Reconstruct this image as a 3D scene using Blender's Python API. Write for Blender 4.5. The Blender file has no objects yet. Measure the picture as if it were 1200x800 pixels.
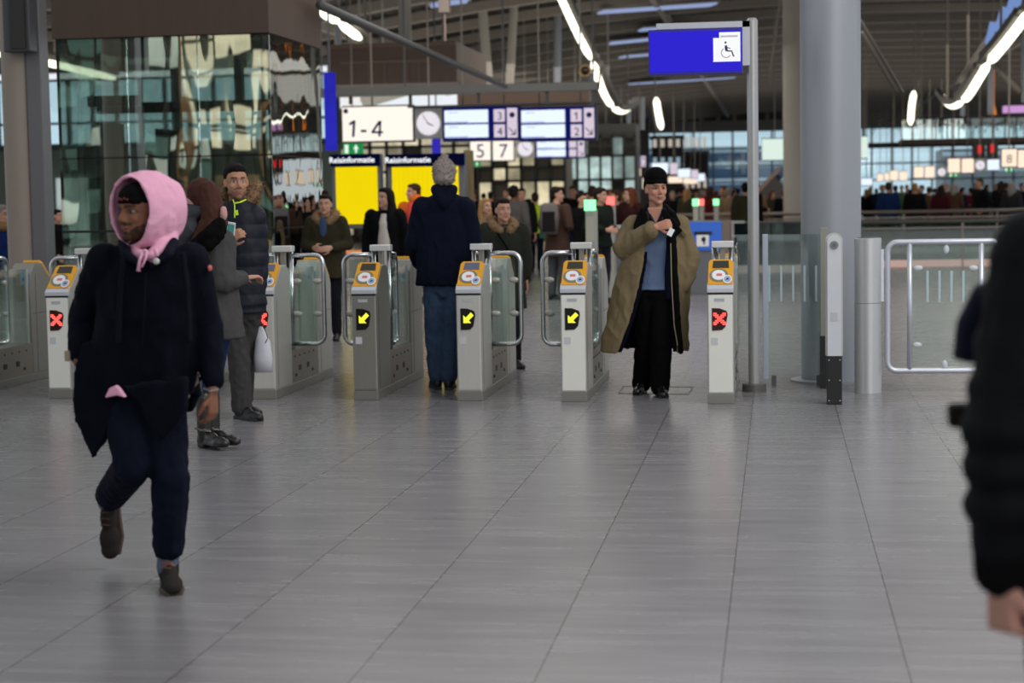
import bpy, bmesh, math, random
import numpy as np
from mathutils import Vector, Matrix, noise
random.seed(11)
SC = bpy.context.scene
COL = SC.collection
PI = math.pi

# ------------------------------------------------------------------ camera
F = 2100.0                      # focal length in pixels of the 1200x800 frame
CAMZ = 1.56
_v = Vector((310/F, 174/F, -1)).normalized()          # world +Y seen from the camera
_u = Vector((-0.005, 1, 0)); _u = (_u - _u.dot(_v)*_v).normalized()
_x = _v.cross(_u)
M3 = Matrix((_x, _v, _u))       # world <- camera
cam_d = bpy.data.cameras.new('camera'); cam = bpy.data.objects.new('camera', cam_d); COL.objects.link(cam)
cam.matrix_world = Matrix.Translation((0, 0, CAMZ)) @ M3.to_4x4()
cam_d.sensor_width = 36; cam_d.lens = F*36/1200; cam_d.clip_end = 400
cam_d.dof.use_dof = True; cam_d.dof.focus_distance = 10.8; cam_d.dof.aperture_fstop = 2.6
SC.camera = cam
def ray(px, py): return M3 @ Vector(((px-600)/F, (400-py)/F, -1))
def at(px, py, Y):
    d = ray(px, py); return Vector((0, 0, CAMZ)) + d*(Y/d.y)
def gr(px, py, z=0.0):
    d = ray(px, py); return Vector((0, 0, CAMZ)) + d*((z-CAMZ)/d.z)

# ------------------------------------------------------------------ light and exposure
W = bpy.data.worlds.new('world'); SC.world = W; W.use_nodes = True
bg = W.node_tree.nodes['Background']; bg.inputs[0].default_value = (0.90, 0.95, 1.0, 1); bg.inputs[1].default_value = 0.62
_tc = W.node_tree.nodes.new('ShaderNodeTexCoord'); _sp = W.node_tree.nodes.new('ShaderNodeSeparateXYZ'); _mr = W.node_tree.nodes.new('ShaderNodeMapRange')
_mr.inputs[1].default_value = .02; _mr.inputs[2].default_value = .40; _mr.inputs[3].default_value = .98; _mr.inputs[4].default_value = .50
W.node_tree.links.new(_tc.outputs['Generated'], _sp.inputs[0]); W.node_tree.links.new(_sp.outputs[2], _mr.inputs[0]); W.node_tree.links.new(_mr.outputs[0], bg.inputs[1])
SC.view_settings.view_transform = 'Standard'; SC.view_settings.look = 'None'
SC.view_settings.gamma = 1; SC.view_settings.use_curve_mapping = False
SC.view_settings.exposure = 0.0
def area(name, loc, size, power, col, rot=(0, 0, 0)):
    l = bpy.data.lights.new(name, 'AREA'); l.shape = 'RECTANGLE'; l.size, l.size_y = size
    l.energy = power; l.color = col
    o = bpy.data.objects.new(name, l); o.location = loc; o.rotation_euler = rot; COL.objects.link(o); return o
area('added_overhead', (5.5, 8, 8.0), (7, 7), 700, (1, .985, .97), (0, .25, 0))
area('rear_fill', (9, -9, 6.5), (12, 5), 520, (1, .98, .95), (math.radians(68), 0, math.radians(22)))  # added fill that brightens surfaces facing the camera
area('added_overhead', (-2, 24, 7.5), (14, 8), 700, (1, .95, .88))  # from here on, unseen fill lights added under the roof along the hall
area('added_overhead', (-9, 48, 5.5), (15, 14), 600, (1, .94, .86))
area('added_overhead', (11, 50, 5.8), (15, 14), 500, (1, .94, .86))
area('added_overhead', (0, 85, 6.6), (26, 30), 1300, (1, .95, .88))
area('roof_fill', (11, 50, 3.7), (15, 18), 320, (1, .95, .90), (PI, 0, 0))  # added upward fill to brighten the roof, no fitting there
area('roof_fill', (-10, 44, 3.8), (17, 20), 430, (1, .95, .90), (PI, 0, 0))
area('roof_fill', (3, 85, 3.6), (34, 40), 1000, (1, .95, .90), (PI, 0, 0))

# ------------------------------------------------------------------ materials
def lin(c):
    return tuple(((v/255)/12.92 if v/255 <= .04045 else ((v/255+.055)/1.055)**2.4) for v in c[:3]) + (1,)
MATS = {}
def mat(name, col, rough=.6, metal=0.0, bump=0, bscale=60, var=0, vscale=8, spec=.5, stretch=(1, 1, 1), emit=None, es=1.0, sheen=0):
    if name in MATS: return MATS[name]
    m = bpy.data.materials.new(name); m.use_nodes = True; nt = m.node_tree; b = nt.nodes['Principled BSDF']
    b.inputs['Base Color'].default_value = lin(col); b.inputs['Roughness'].default_value = rough
    b.inputs['Metallic'].default_value = metal; b.inputs['Specular IOR Level'].default_value = spec
    if sheen: b.inputs['Sheen Weight'].default_value = sheen
    if emit: b.inputs['Emission Color'].default_value = lin(emit); b.inputs['Emission Strength'].default_value = es
    tc = nt.nodes.new('ShaderNodeTexCoord'); mp = nt.nodes.new('ShaderNodeMapping'); mp.inputs['Scale'].default_value = stretch
    nt.links.new(tc.outputs['Object'], mp.inputs[0])
    if bump:
        n = nt.nodes.new('ShaderNodeTexNoise'); n.inputs['Scale'].default_value = bscale; n.inputs['Detail'].default_value = 4
        bp = nt.nodes.new('ShaderNodeBump'); bp.inputs['Strength'].default_value = bump; bp.inputs['Distance'].default_value = .01
        nt.links.new(mp.outputs[0], n.inputs['Vector']); nt.links.new(n.outputs[0], bp.inputs['Height']); nt.links.new(bp.outputs[0], b.inputs['Normal'])
    n = nt.nodes.new('ShaderNodeTexNoise'); n.inputs['Scale'].default_value = vscale; n.inputs['Detail'].default_value = 3
    mx = nt.nodes.new('ShaderNodeMix'); mx.data_type = 'RGBA'; c = lin(col)
    v = var or .04
    mx.inputs[6].default_value = tuple(x*(1-v) for x in c[:3])+(1,); mx.inputs[7].default_value = tuple(min(1, x*(1+v)) for x in c[:3])+(1,)
    nt.links.new(mp.outputs[0], n.inputs['Vector']); nt.links.new(n.outputs[0], mx.inputs[0]); nt.links.new(mx.outputs[2], b.inputs['Base Color'])
    MATS[name] = m; return m
def emis(name, col, s=1.0, var=0.0, vscale=3):
    if name in MATS: return MATS[name]
    m = bpy.data.materials.new(name); m.use_nodes = True; nt = m.node_tree; nt.nodes.remove(nt.nodes['Principled BSDF'])
    e = nt.nodes.new('ShaderNodeEmission'); e.inputs[0].default_value = lin(col); e.inputs[1].default_value = s
    nt.links.new(e.outputs[0], nt.nodes['Material Output'].inputs[0])
    if var:
        tc = nt.nodes.new('ShaderNodeTexCoord'); n = nt.nodes.new('ShaderNodeTexNoise'); n.inputs['Scale'].default_value = vscale
        mr = nt.nodes.new('ShaderNodeMapRange'); mr.inputs[1].default_value = .3; mr.inputs[2].default_value = .7
        mr.inputs[3].default_value = s*(1-var); mr.inputs[4].default_value = s*(1+var)
        nt.links.new(tc.outputs['Object'], n.inputs['Vector']); nt.links.new(n.outputs[0], mr.inputs[0]); nt.links.new(mr.outputs[0], e.inputs[1])
    MATS[name] = m; return m
def glass(name, tint=(235, 245, 240), refl=.08, rough=.02, wave=0, wscale=.6, top=1):
    if name in MATS: return MATS[name]
    m = bpy.data.materials.new(name); m.use_nodes = True; nt = m.node_tree; nt.nodes.remove(nt.nodes['Principled BSDF'])
    t = nt.nodes.new('ShaderNodeBsdfTransparent'); t.inputs[0].default_value = lin(tint)
    g = nt.nodes.new('ShaderNodeBsdfGlossy'); g.inputs['Roughness'].default_value = rough; g.inputs[0].default_value = (.9, .95, .93, 1)
    fr = nt.nodes.new('ShaderNodeLayerWeight'); fr.inputs[0].default_value = .15
    mr = nt.nodes.new('ShaderNodeMapRange'); mr.inputs[3].default_value = refl; mr.inputs[4].default_value = top
    mx = nt.nodes.new('ShaderNodeMixShader')
    nt.links.new(fr.outputs['Fresnel'], mr.inputs[0]); nt.links.new(mr.outputs[0], mx.inputs[0])
    nt.links.new(t.outputs[0], mx.inputs[1]); nt.links.new(g.outputs[0], mx.inputs[2]); nt.links.new(mx.outputs[0], nt.nodes['Material Output'].inputs[0])
    if wave:
        tc = nt.nodes.new('ShaderNodeTexCoord'); mp = nt.nodes.new('ShaderNodeMapping'); mp.inputs['Scale'].default_value = (1, 1, .35)
        n = nt.nodes.new('ShaderNodeTexNoise'); n.inputs['Scale'].default_value = wscale; n.inputs['Detail'].default_value = 1.5
        bp = nt.nodes.new('ShaderNodeBump'); bp.inputs['Strength'].default_value = 1; bp.inputs['Distance'].default_value = wave
        nt.links.new(tc.outputs['Object'], mp.inputs[0]); nt.links.new(mp.outputs[0], n.inputs['Vector'])
        nt.links.new(n.outputs[0], bp.inputs['Height']); nt.links.new(bp.outputs[0], g.inputs['Normal'])
    MATS[name] = m; return m

# ------------------------------------------------------------------ mesh helpers
class MB:
    def __init__(s): s.v = []; s.f = []; s.mi = []; s.cur = 0
    def add(s, vs, fs):
        o = len(s.v); s.v += [tuple(v) for v in vs]
        for f in fs: s.f.append(tuple(i+o for i in f)); s.mi.append(s.cur)
        return s
    def box(s, x0, x1, y0, y1, z0, z1):
        return s.add([(x0,y0,z0),(x1,y0,z0),(x1,y1,z0),(x0,y1,z0),(x0,y0,z1),(x1,y0,z1),(x1,y1,z1),(x0,y1,z1)],
                     [(0,3,2,1),(4,5,6,7),(0,1,5,4),(1,2,6,5),(2,3,7,6),(3,0,4,7)])
    def prism(s, poly, a, b, axis='x'):
        n = len(poly)
        def P(u, v, w): return (w,u,v) if axis == 'x' else ((u,w,v) if axis == 'y' else (u,v,w))
        vs = [P(u, v, a) for u, v in poly]+[P(u, v, b) for u, v in poly]
        return s.add(vs, [tuple(range(n))[::-1], tuple(range(n, 2*n))]+[(i, (i+1) % n, n+(i+1) % n, n+i) for i in range(n)])
    def bar(s, p0, p1, w, h, up=(0, 0, 1)):
        p0, p1 = Vector(p0), Vector(p1); d = (p1-p0).normalized(); u = Vector(up)
        sd = d.cross(u)
        if sd.length < 1e-4: sd = Vector((1, 0, 0))
        sd.normalize(); u = sd.cross(d)
        vs = [p+sd*a*w/2+u*b*h/2 for p in (p0, p1) for a, b in ((-1,-1),(1,-1),(1,1),(-1,1))]
        return s.add(vs, [(3,2,1,0),(4,5,6,7),(0,1,5,4),(1,2,6,5),(2,3,7,6),(3,0,4,7)])
    def tube(s, pts, r, n=12, caps=True):
        pts = [Vector(p) for p in pts]; m = len(pts); rs = r if isinstance(r, (list, tuple)) else [r]*m
        prev = None; rings = []
        for i, p in enumerate(pts):
            d = (pts[min(i+1, m-1)]-pts[max(i-1, 0)]).normalized()
            if prev is None:
                a = d.cross(Vector((0, 0, 1)))
                if a.length < 1e-3: a = d.cross(Vector((1, 0, 0)))
            else: a = prev-d*prev.dot(d)
            a.normalize(); b = d.cross(a); prev = a
            rings.append([p+(a*math.cos(2*PI*k/n)+b*math.sin(2*PI*k/n))*rs[i] for k in range(n)])
        vs = [q for rg in rings for q in rg]; fs = []
        for i in range(m-1):
            for k in range(n):
                fs.append((i*n+k, i*n+(k+1) % n, (i+1)*n+(k+1) % n, (i+1)*n+k))
        if caps: fs += [tuple(range(n))[::-1], tuple((m-1)*n+k for k in range(n))]
        return s.add(vs, fs)
    def lathe(s, prof, c=(0, 0, 0), n=32):
        c = Vector(c); vs = []; fs = []; m = len(prof)
        for r, z in prof:
            for k in range(n): vs.append(c+Vector((r*math.cos(2*PI*k/n), r*math.sin(2*PI*k/n), z)))
        for i in range(m-1):
            for k in range(n): fs.append((i*n+k, i*n+(k+1) % n, (i+1)*n+(k+1) % n, (i+1)*n+k))
        fs += [tuple(range(n))[::-1], tuple((m-1)*n+k for k in range(n))]
        return s.add(vs, fs)
    def disc(s, c, r, y0, y1, n=28, rz=None):           # short cylinder whose axis is Y
        rz = rz or r
        return s.prism([(c[0]+r*math.cos(2*PI*k/n), c[1]+rz*math.sin(2*PI*k/n)) for k in range(n)], y0, y1, 'y')
    # volumes for organic shapes
    def ell(s, c, r, R=None, n=14, m=10):
        c = Vector(c); vs = []; fs = []
        for i in range(1, m):
            t = PI*i/m
            for k in range(n):
                p = Vector((r[0]*math.sin(t)*math.cos(2*PI*k/n), r[1]*math.sin(t)*math.sin(2*PI*k/n), r[2]*math.cos(t)))
                vs.append(c+(R @ p if R else p))
        tp = Vector((0, 0, r[2])); vs.append(c+(R @ tp if R else tp)); vs.append(c-(R @ tp if R else tp))
        T = len(vs)-2
        for i in range(m-2):
            for k in range(n): fs.append((i*n+k, (i+1)*n+k, (i+1)*n+(k+1) % n, i*n+(k+1) % n))
        for k in range(n): fs.append((T, k, (k+1) % n)); fs.append((T+1, (m-2)*n+(k+1) % n, (m-2)*n+k))
        return s.add(vs, fs)
    def chain(s, pts, rs, n=12):
        pts = [Vector(p) for p in pts]
        P = []; R = []
        for i in range(len(pts)-1):
            for k in range(6):
                t = k/6; P.append(pts[i].lerp(pts[i+1], t)); R.append(rs[i]*(1-t)+rs[i+1]*t)
        P.append(pts[-1]); R.append(rs[-1])
        for i in range(1): pass
        s.tube(P, R, n)
        for p, r in zip(pts, rs): s.ell(p, (r, r, r), n=n, m=8)
        return s
    def loft(s, secs, n=22):
        """secs: (centre, rx, ry, yaw[, squareness])"""
        vs = []; fs = []; m = len(secs)
        for q in secs:
            c, rx, ry, yw = q[:4]; e = q[4] if len(q) > 4 else 1.0
            c = Vector(c); cy, sy = math.cos(yw), math.sin(yw)
            for k in range(n):
                a = 2*PI*k/n; ca, sa = math.cos(a), math.sin(a)
                x = rx*math.copysign(abs(ca)**e, ca); y = ry*math.copysign(abs(sa)**e, sa)
                vs.append(c+Vector((x*cy-y*sy, x*sy+y*cy, 0)))
        for i in range(m-1):
            for k in range(n): fs.append((i*n+k, i*n+(k+1) % n, (i+1)*n+(k+1) % n, (i+1)*n+k))
        fs += [tuple(range(n))[::-1], tuple((m-1)*n+k for k in range(n))]
        return s.add(vs, fs)
    def mesh(s, name='m', smooth=False):
        me = bpy.data.meshes.new(name); me.from_pydata(s.v, [], s.f); me.validate(); me.update()
        bm = bmesh.new(); bm.from_mesh(me); bmesh.ops.recalc_face_normals(bm, faces=bm.faces); bm.to_mesh(me); bm.free()
        if smooth: me.polygons.foreach_set('use_smooth', [True]*len(me.polygons))
        return me

def link(name, me, mats, parent=None, loc=None):
    o = bpy.data.objects.new(name, me); COL.objects.link(o)
    for m in (mats if isinstance(mats, (list, tuple)) else [mats]): me.materials.append(m)
    if parent: o.parent = parent
    if loc is not None: o.location = loc
    return o
def obj(name, mb, m, parent=None, loc=None, bevel=0, smooth=False, auto=False):
    me = mb.mesh(name, smooth or auto)
    o = link(name, me, m, parent, loc)
    if isinstance(m, (list, tuple)) and len(mb.mi) == len(me.polygons): me.polygons.foreach_set('material_index', mb.mi)
    if bevel:
        b = o.modifiers.new('bevel', 'BEVEL'); b.width = bevel; b.segments = 2; b.limit_method = 'ANGLE'; b.angle_limit = .6
    if auto:
        for e in me.edges: pass
        bm = bmesh.new(); bm.from_mesh(me)
        for e in bm.edges:
            e.smooth = not (len(e.link_faces) == 2 and e.calc_face_angle(0) > .6)
        bm.to_mesh(me); bm.free()
    return o
def tag(o, label, cat, group=None, kind=None):
    o['label'] = label; o['category'] = cat
    if group: o['group'] = group
    if kind: o['kind'] = kind
    return o
def thing(name, label, cat, loc=(0, 0, 0), group=None, rz=0):
    o = bpy.data.objects.new(name, None); COL.objects.link(o); o.empty_display_size = .1
    o.location = loc; o.rotation_euler = (0, 0, rz)
    return tag(o, label, cat, group)
def struct(name, mb, m, **k):
    o = obj(name, mb, m, **k); o['kind'] = 'structure'; return o
def remesh(mb, voxel, smooth=3, wr=0, wscale=9, wz=.5):
    me = mb.mesh('tmp'); o = bpy.data.objects.new('tmp', me); COL.objects.link(o)
    r = o.modifiers.new('r', 'REMESH'); r.mode = 'VOXEL'; r.voxel_size = voxel; r.use_smooth_shade = True
    if smooth:
        sm = o.modifiers.new('s', 'SMOOTH'); sm.factor = .5; sm.iterations = smooth
    dg = bpy.context.evaluated_depsgraph_get(); dg.update()
    new = bpy.data.meshes.new_from_object(o.evaluated_get(dg))
    bpy.data.objects.remove(o); bpy.data.meshes.remove(me)
    if wr:
        n = len(new.vertices); co = np.empty(n*3, 'f'); new.vertices.foreach_get('co', co); co = co.reshape(-1, 3)
        no = np.array([v.normal[:] for v in new.vertices], 'f')
        off = np.random.RandomState(5).rand(3)*10
        d = np.array([noise.noise(Vector((p[0]*wscale+off[0], p[1]*wscale, p[2]*wscale*wz+p[0]*wscale*.6)))+.5*noise.noise(Vector((p[0]*wscale*2.3, p[1]*wscale*2.3, p[2]*wscale*1.6+4))) for p in co], 'f')
        d = -np.abs(d)*2+.5
        co += no*(d*wr)[:, None]; new.vertices.foreach_set('co', co.ravel()); new.update()
    new.polygons.foreach_set('use_smooth', [True]*len(new.polygons))
    return new
def text(s, size, m, parent, loc, name='lettering', align='CENTER', depth=.004, bold=0, rot=(PI/2, 0, 0)):
    cu = bpy.data.curves.new('t', 'FONT'); cu.body = s; cu.size = size; cu.align_x = align; cu.align_y = 'CENTER'; cu.extrude = depth; cu.offset = bold
    o = bpy.data.objects.new('t', cu); COL.objects.link(o)
    dg = bpy.context.evaluated_depsgraph_get(); dg.update()
    me = bpy.data.meshes.new_from_object(o.evaluated_get(dg)); bpy.data.objects.remove(o)
    r = link(name, me, m, parent, loc); r.rotation_euler = rot; return r
# ================================================================== SETTING
def floor_material():
    m = bpy.data.materials.new('floor_tiles'); m.use_nodes = True; nt = m.node_tree; b = nt.nodes['Principled BSDF']; L = nt.links.new
    geo = nt.nodes.new('ShaderNodeNewGeometry'); sp = nt.nodes.new('ShaderNodeSeparateXYZ'); L(geo.outputs['Position'], sp.inputs[0])
    def N(op, a, bb=None, c=None):
        n = nt.nodes.new('ShaderNodeMath'); n.operation = op
        for i, v in enumerate((a, bb, c)):
            if v is None: continue
            if isinstance(v, (int, float)): n.inputs[i].default_value = v
            else: L(v, n.inputs[i])
        return n.outputs[0]
    X0 = gr(883.75, 458.8).x
    u = N('DIVIDE', N('SUBTRACT', sp.outputs[0], X0), .6)
    cu = N('FLOOR', u); fu = N('FRACT', u)
    du = N('MINIMUM', fu, N('SUBTRACT', 1, fu))
    lineu = N('LESS_THAN', du, .0042)
    Y0 = gr(740, 440.7).y
    v = N('ADD', N('DIVIDE', N('SUBTRACT', sp.outputs[1], Y0), 1.2), N('MULTIPLY', N('MODULO', cu, 2), .5))
    cv = N('FLOOR', v); fv = N('FRACT', v); dv = N('MINIMUM', fv, N('SUBTRACT', 1, fv))
    linev = N('LESS_THAN', dv, .0022)
    joint = N('LESS_THAN', N('ABSOLUTE', N('SUBTRACT', sp.outputs[1], Y0)), .007)
    comb = nt.nodes.new('ShaderNodeCombineXYZ'); L(cu, comb.inputs[0]); L(cv, comb.inputs[1])
    wn = nt.nodes.new('ShaderNodeTexWhiteNoise'); L(comb.outputs[0], wn.inputs['Vector'])
    # streaks along X, different on each tile
    off = nt.nodes.new('ShaderNodeVectorMath'); off.operation = 'MULTIPLY_ADD'; off.inputs[1].default_value = (5, 5, 5)
    L(wn.outputs['Color'], off.inputs[0]); L(geo.outputs['Position'], off.inputs[2])
    mp = nt.nodes.new('ShaderNodeMapping'); mp.inputs['Scale'].default_value = (.9, 8, 1); L(off.outputs[0], mp.inputs[0])
    n1 = nt.nodes.new('ShaderNodeTexNoise'); n1.inputs['Scale'].default_value = 1.6; n1.inputs['Detail'].default_value = 3.5; n1.inputs['Roughness'].default_value = .5; L(mp.outputs[0], n1.inputs['Vector'])
    n2 = nt.nodes.new('ShaderNodeTexNoise'); n2.inputs['Scale'].default_value = .5; n2.inputs['Detail'].default_value = 3; L(geo.outputs['Position'], n2.inputs['Vector'])
    s = N('ADD', N('MULTIPLY', N('SUBTRACT', n1.outputs[0], .5), .85), N('MULTIPLY', N('SUBTRACT', wn.outputs['Value'], .5), .10))
    s = N('ADD', s, N('MULTIPLY', N('SUBTRACT', n2.outputs[0], .5), .3))
    cr = nt.nodes.new('ShaderNodeMix'); cr.data_type = 'RGBA'; cr.inputs[6].default_value = lin((103, 100, 103)); cr.inputs[7].default_value = lin((138, 135, 137))
    L(N('ADD', s, .5), cr.inputs[0])
    dk = nt.nodes.new('ShaderNodeMix'); dk.data_type = 'RGBA'; dk.inputs[7].default_value = lin((48, 46, 48))
    L(cr.outputs[2], dk.inputs[6])
    L(N('MAXIMUM', N('MAXIMUM', N('MULTIPLY', lineu, .9), N('MULTIPLY', linev, .10)), N('MULTIPLY', joint, .8)), dk.inputs[0])
    L(dk.outputs[2], b.inputs['Base Color'])
    L(N('ADD', N('MULTIPLY', n1.outputs[0], .12), .20), b.inputs['Roughness'])
    b.inputs['Specular IOR Level'].default_value = .5
    return m
FLOOR = floor_material()
VX0, VX1, VY0, VY1 = gr(872, 313).x, 26.0, gr(1000, 313).y, 46.0        # stair void in the floor, right of the column
fl = MB()
for x0, x1, y0, y1 in ((-60, 40, -30, VY0), (-60, VX0, VY0, VY1), (VX1, 40, VY0, VY1), (-60, 40, VY1, 150)):
    fl.box(x0, x1, y0, y1, -.3, 0)
struct('floor', fl, FLOOR)
steel = mat('brushed_steel', (150, 150, 150), .32, .9, var=.08, vscale=4, stretch=(30, 30, 1))
steel_lt = mat('satin_steel', (196, 197, 198), .34, .55, var=.04)
chrome = mat('polished_steel', (205, 207, 210), .16, 1.0)
dsteel = mat('dark_steel', (60, 58, 56), .45, .6)
brown = mat('brown_mesh_cladding', (84, 67, 57), .55, .2, var=.12, vscale=2, stretch=(6, 6, 1))
brown2 = mat('brown_cladding', (104, 84, 70), .6, .1, var=.1, vscale=1.5)
colpaint = mat('grey_paint_column', (150, 154, 160), .38, .15, var=.03, vscale=2)
colwhite = mat('pale_paint_column', (178, 172, 160), .5, 0, var=.04)
black = mat('black_plastic', (20, 20, 21), .45)
greym = mat('grey_metal', (92, 92, 92), .5, .3)

hb = MB(); hA, hB, hC, hD = gr(725, 461), gr(731, 452.5), gr(812, 453.5), gr(807, 462)
for a_, b_ in ((hA, hB), (hB, hC), (hC, hD), (hA, hD)): hb.bar(a_+Vector((0, 0, .001)), b_+Vector((0, 0, .001)), .008, .004)
struct('trim_4', hb, dsteel)
# roof -----------------------------------------------------------------------
XC = 2.5
def roofz(x, y): return max(5.95, 7.45-.0060*(x-XC)**2*(1 if x < XC else .4))
RX = [-34+i*2.0 for i in range(31)]
rb = MB(); ys = [27, 32, 37, 42, 47, 52, 56, 60.4]+[65+k*5 for k in range(15)]
for j in range(len(ys)-1):
    vs = []
    RJ = [x for x in RX if x >= -14 or ys[j] < 60]
    for x in RJ: vs += [(x, ys[j], roofz(x, 0)+.35), (x, ys[j+1], roofz(x, 0)+.35), (x, ys[j+1], roofz(x, 0)+.55), (x, ys[j], roofz(x, 0)+.55)]
    rb.add(vs, [(i*4, i*4+1, i*4+5, i*4+4) for i in range(len(RJ)-1)]+[(i*4+3, i*4+7, i*4+6, i*4+2) for i in range(len(RJ)-1)])
def deck_material():
    m = bpy.data.materials.new('corrugated_deck'); m.use_nodes = True; nt = m.node_tree; b = nt.nodes['Principled BSDF']
    geo = nt.nodes.new('ShaderNodeNewGeometry'); w = nt.nodes.new('ShaderNodeTexWave'); w.bands_direction = 'X'; w.inputs['Scale'].default_value = .9
    nt.links.new(geo.outputs['Position'], w.inputs['Vector'])
    mx = nt.nodes.new('ShaderNodeMix'); mx.data_type = 'RGBA'; mx.inputs[6].default_value = lin((26, 24, 23)); mx.inputs[7].default_value = lin((58, 54, 50))
    nt.links.new(w.outputs[0], mx.inputs[0]); nt.links.new(mx.outputs[2], b.inputs['Base Color']); b.inputs['Roughness'].default_value = .7
    return m
struct('ceiling', rb, deck_material())
purl = mat('roof_purlin_paint', (146, 138, 127), .6)
y = 28.0; k = 0
pb = MB()
while y < 134:
    for i in range(len(RX)-1):
        if RX[i] < -14 and y > 60: continue
        pb.bar((RX[i], y, roofz(RX[i], 0)+.14), (RX[i+1], y, roofz(RX[i+1], 0)+.14), .30, .26)
    y += 3.7
struct('trim_1', pb, purl)
tb = MB()
for X in (-21, -12, -3.5, 9.5, 18):
    for j in range(22 if X > -14 else 6): tb.bar((X, 28+j*4.8, roofz(X, 0)+.05), (X, 32.8+j*4.8, roofz(X, 0)+.05), .16, .3)
struct('trim_2', tb, purl)
def roofhit(px, py):
    d = ray(px, py); t = 20.0
    for _ in range(60):
        p = Vector((0, 0, CAMZ))+d*t; t += (roofz(p.x, 0)+.0-p.z)/max(d.z, .02)*.6
    return Vector((0, 0, CAMZ))+d*t
sky_m = emis('skylight_glow', (150, 165, 205), .95)
for a, b_, lab in (((704, 12), (836, 3), 'long bluish roof light panel highest above the blue wheelchair sign'), ((751, 33), (878, 25), 'bluish roof light panel right behind top edge of blue wheelchair sign'),
                ((715, 49), (775, 43), 'short bluish roof light panel left of blue sign, upper one'), ((729, 65), (790, 60), 'short bluish roof light panel left of blue sign, lower one'),
                ((740, 97), (856, 90), 'bluish roof light panel below the blue wheelchair sign'), ((505, 4), (548, -2), 'bluish roof light panel at top edge above hanging loudspeaker')):
    p, q = roofhit(*a), roofhit(*b_)
    h = .8
    t = thing('roof_light_panel', lab, 'ceiling light', (p+q)/2, 'roof light panels')
    c = (p+q)/2
    obj('diffuser', MB().bar(p-c+Vector((0, 0, -.06)), q-c+Vector((0, 0, -.06)), h, .05), sky_m, t)
    obj('frame', MB().bar(p-c+Vector((-.1, 0, 0)), q-c+Vector((.1, 0, 0)), h+.2, .06), purl, t)

# continuous light lines on the edges of the roof openings --------------------
tube_m = emis('fluorescent_light', (255, 250, 226), 2.6)
fasc = mat('edge_fascia', (88, 84, 78), .55)
def hangers(t, pts, m=None, r=.018):
    mb = MB()
    for x, y, z in pts: mb.tube([(x, y, z), (x, y, roofz(x+t.location.x, 0)+.34-t.location.z)], r, 8)
    obj('hanger', mb, m or purl, t)
def light_line(pts, lab, rp=4.4, off=(7, -2)):
    P = [at(*p) for p in pts]; c = P[0]
    t = thing('light_line', lab, 'ceiling light', c, 'curving light lines')
    Q = []                                               # smooth the line
    for i in range(len(P)-1):
        for k in range(4): Q.append(P[i].lerp(P[i+1], k/4)-c)
    Q.append(P[-1]-c)
    for _ in range(3): Q = [Q[0]]+[(Q[i-1]+Q[i]*2+Q[i+1])/4 for i in range(1, len(Q)-1)]+[Q[-1]]
    n = len(Q); R = [rp*(q+c).y/F*(.55 if i in (0, n-1) else 1) for i, q in enumerate(Q)]
    obj('lamp_tube', MB().tube(Q, R, 10), tube_m, t, smooth=True)
    f = MB()
    sh = Vector((off[0]*c.y/F, .25, -off[1]*c.y/F))
    for i in range(n-1): f.bar(Q[i]+sh, Q[i+1]+sh, R[i]*1.6, R[i]*1.6)
    obj('fascia', f, fasc, t); hangers(t, [tuple(Q[n//2]+sh)], r=.03)
light_line([(652, -14, 44), (664, 12, 46), (676, 38, 48), (692, 68, 50)], 'long glowing light line falling from the top edge above the ceiling camera')
light_line([(695, 74, 51), (702, 95, 53), (709, 111, 56), (717, 123, 60)], 'glowing light line beside the ceiling camera, below the long one', 4.8)
light_line([(719, 126, 61), (727, 131, 64), (736, 127, 70), (742, 120, 78)], 'small hooked light line at the lower end of the left curve', 4, (4, -4))
light_line([(769, 116, 66), (771, 132, 68), (775, 150, 70)], 'short light line hanging above the crowd left of the blue sign pole', 4, (-4, 0))
light_line([(376, 14, 34), (396, 25, 35)], 'short light line just right of the glass pavilion, left piece', 5.5, (8, -8))
light_line([(399, 28, 35.3), (422, 45, 36)], 'short light line above the brown box, right piece', 5.5, (8, -8))
light_line([(1206, 14, 38), (1190, 36, 39), (1174, 56, 40), (1160, 72, 41)], 'bright light line rising to the right edge of the picture', 5.6, (-7, -6))
light_line([(1157, 76, 42), (1147, 92, 44), (1138, 107, 46), (1130, 117, 48)], 'glowing light line in the middle of the right curve', 5.2, (-7, -4))
light_line([(1127, 120, 49), (1118, 125, 52), (1110, 122, 56), (1102, 110, 62)], 'small hooked light line at the lower end of the right curve', 3.6, (-3, -5))
light_line([(1071, 108, 66), (1068, 126, 67), (1067, 145, 68)], 'short upright light line over the planted walkway', 3.6, (4, 0))
light_line([(-10, 62, 46), (60, 74, 46), (135, 92, 46)], 'light line sloping down behind the glass pavilion at left', 4.4, (0, -8))
light_line([(205, 121, 40), (228, 127, 40)], 'short light line seen through the middle of the glass pavilion', 4, (0, -8))
# glazed edge band above the right light line
gb = MB(); A = [at(1146, 70, 44), at(1172, 30, 42), at(1200, -12, 40), at(1240, -12, 40), at(1215, 10, 40), at(1168, 62, 43)]
tb = thing('roof_edge_window', 'row of bluish panes above the right light line', 'window', A[0])
c0 = A[0]
for i in range(6):
    p = at(1158+i*11, 52-i*14.5, 44); q = at(1164+i*12.5, 26-i*18, 44)
    obj('pane', MB().bar(p-c0, q-c0, .16, .05, (0, 1, 0)), emis('sky_pane', (120, 150, 205), .9), tb)
obj('frame', MB().bar(at(1124, 96, 44.2)-c0, at(1196, -12, 44.2)-c0, .12, .3, (0, 1, 0)).bar(at(1150, 84, 44.2)-c0, at(1230, -12, 44.2)-c0, .12, .3, (0, 1, 0)), purl, tb)

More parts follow.
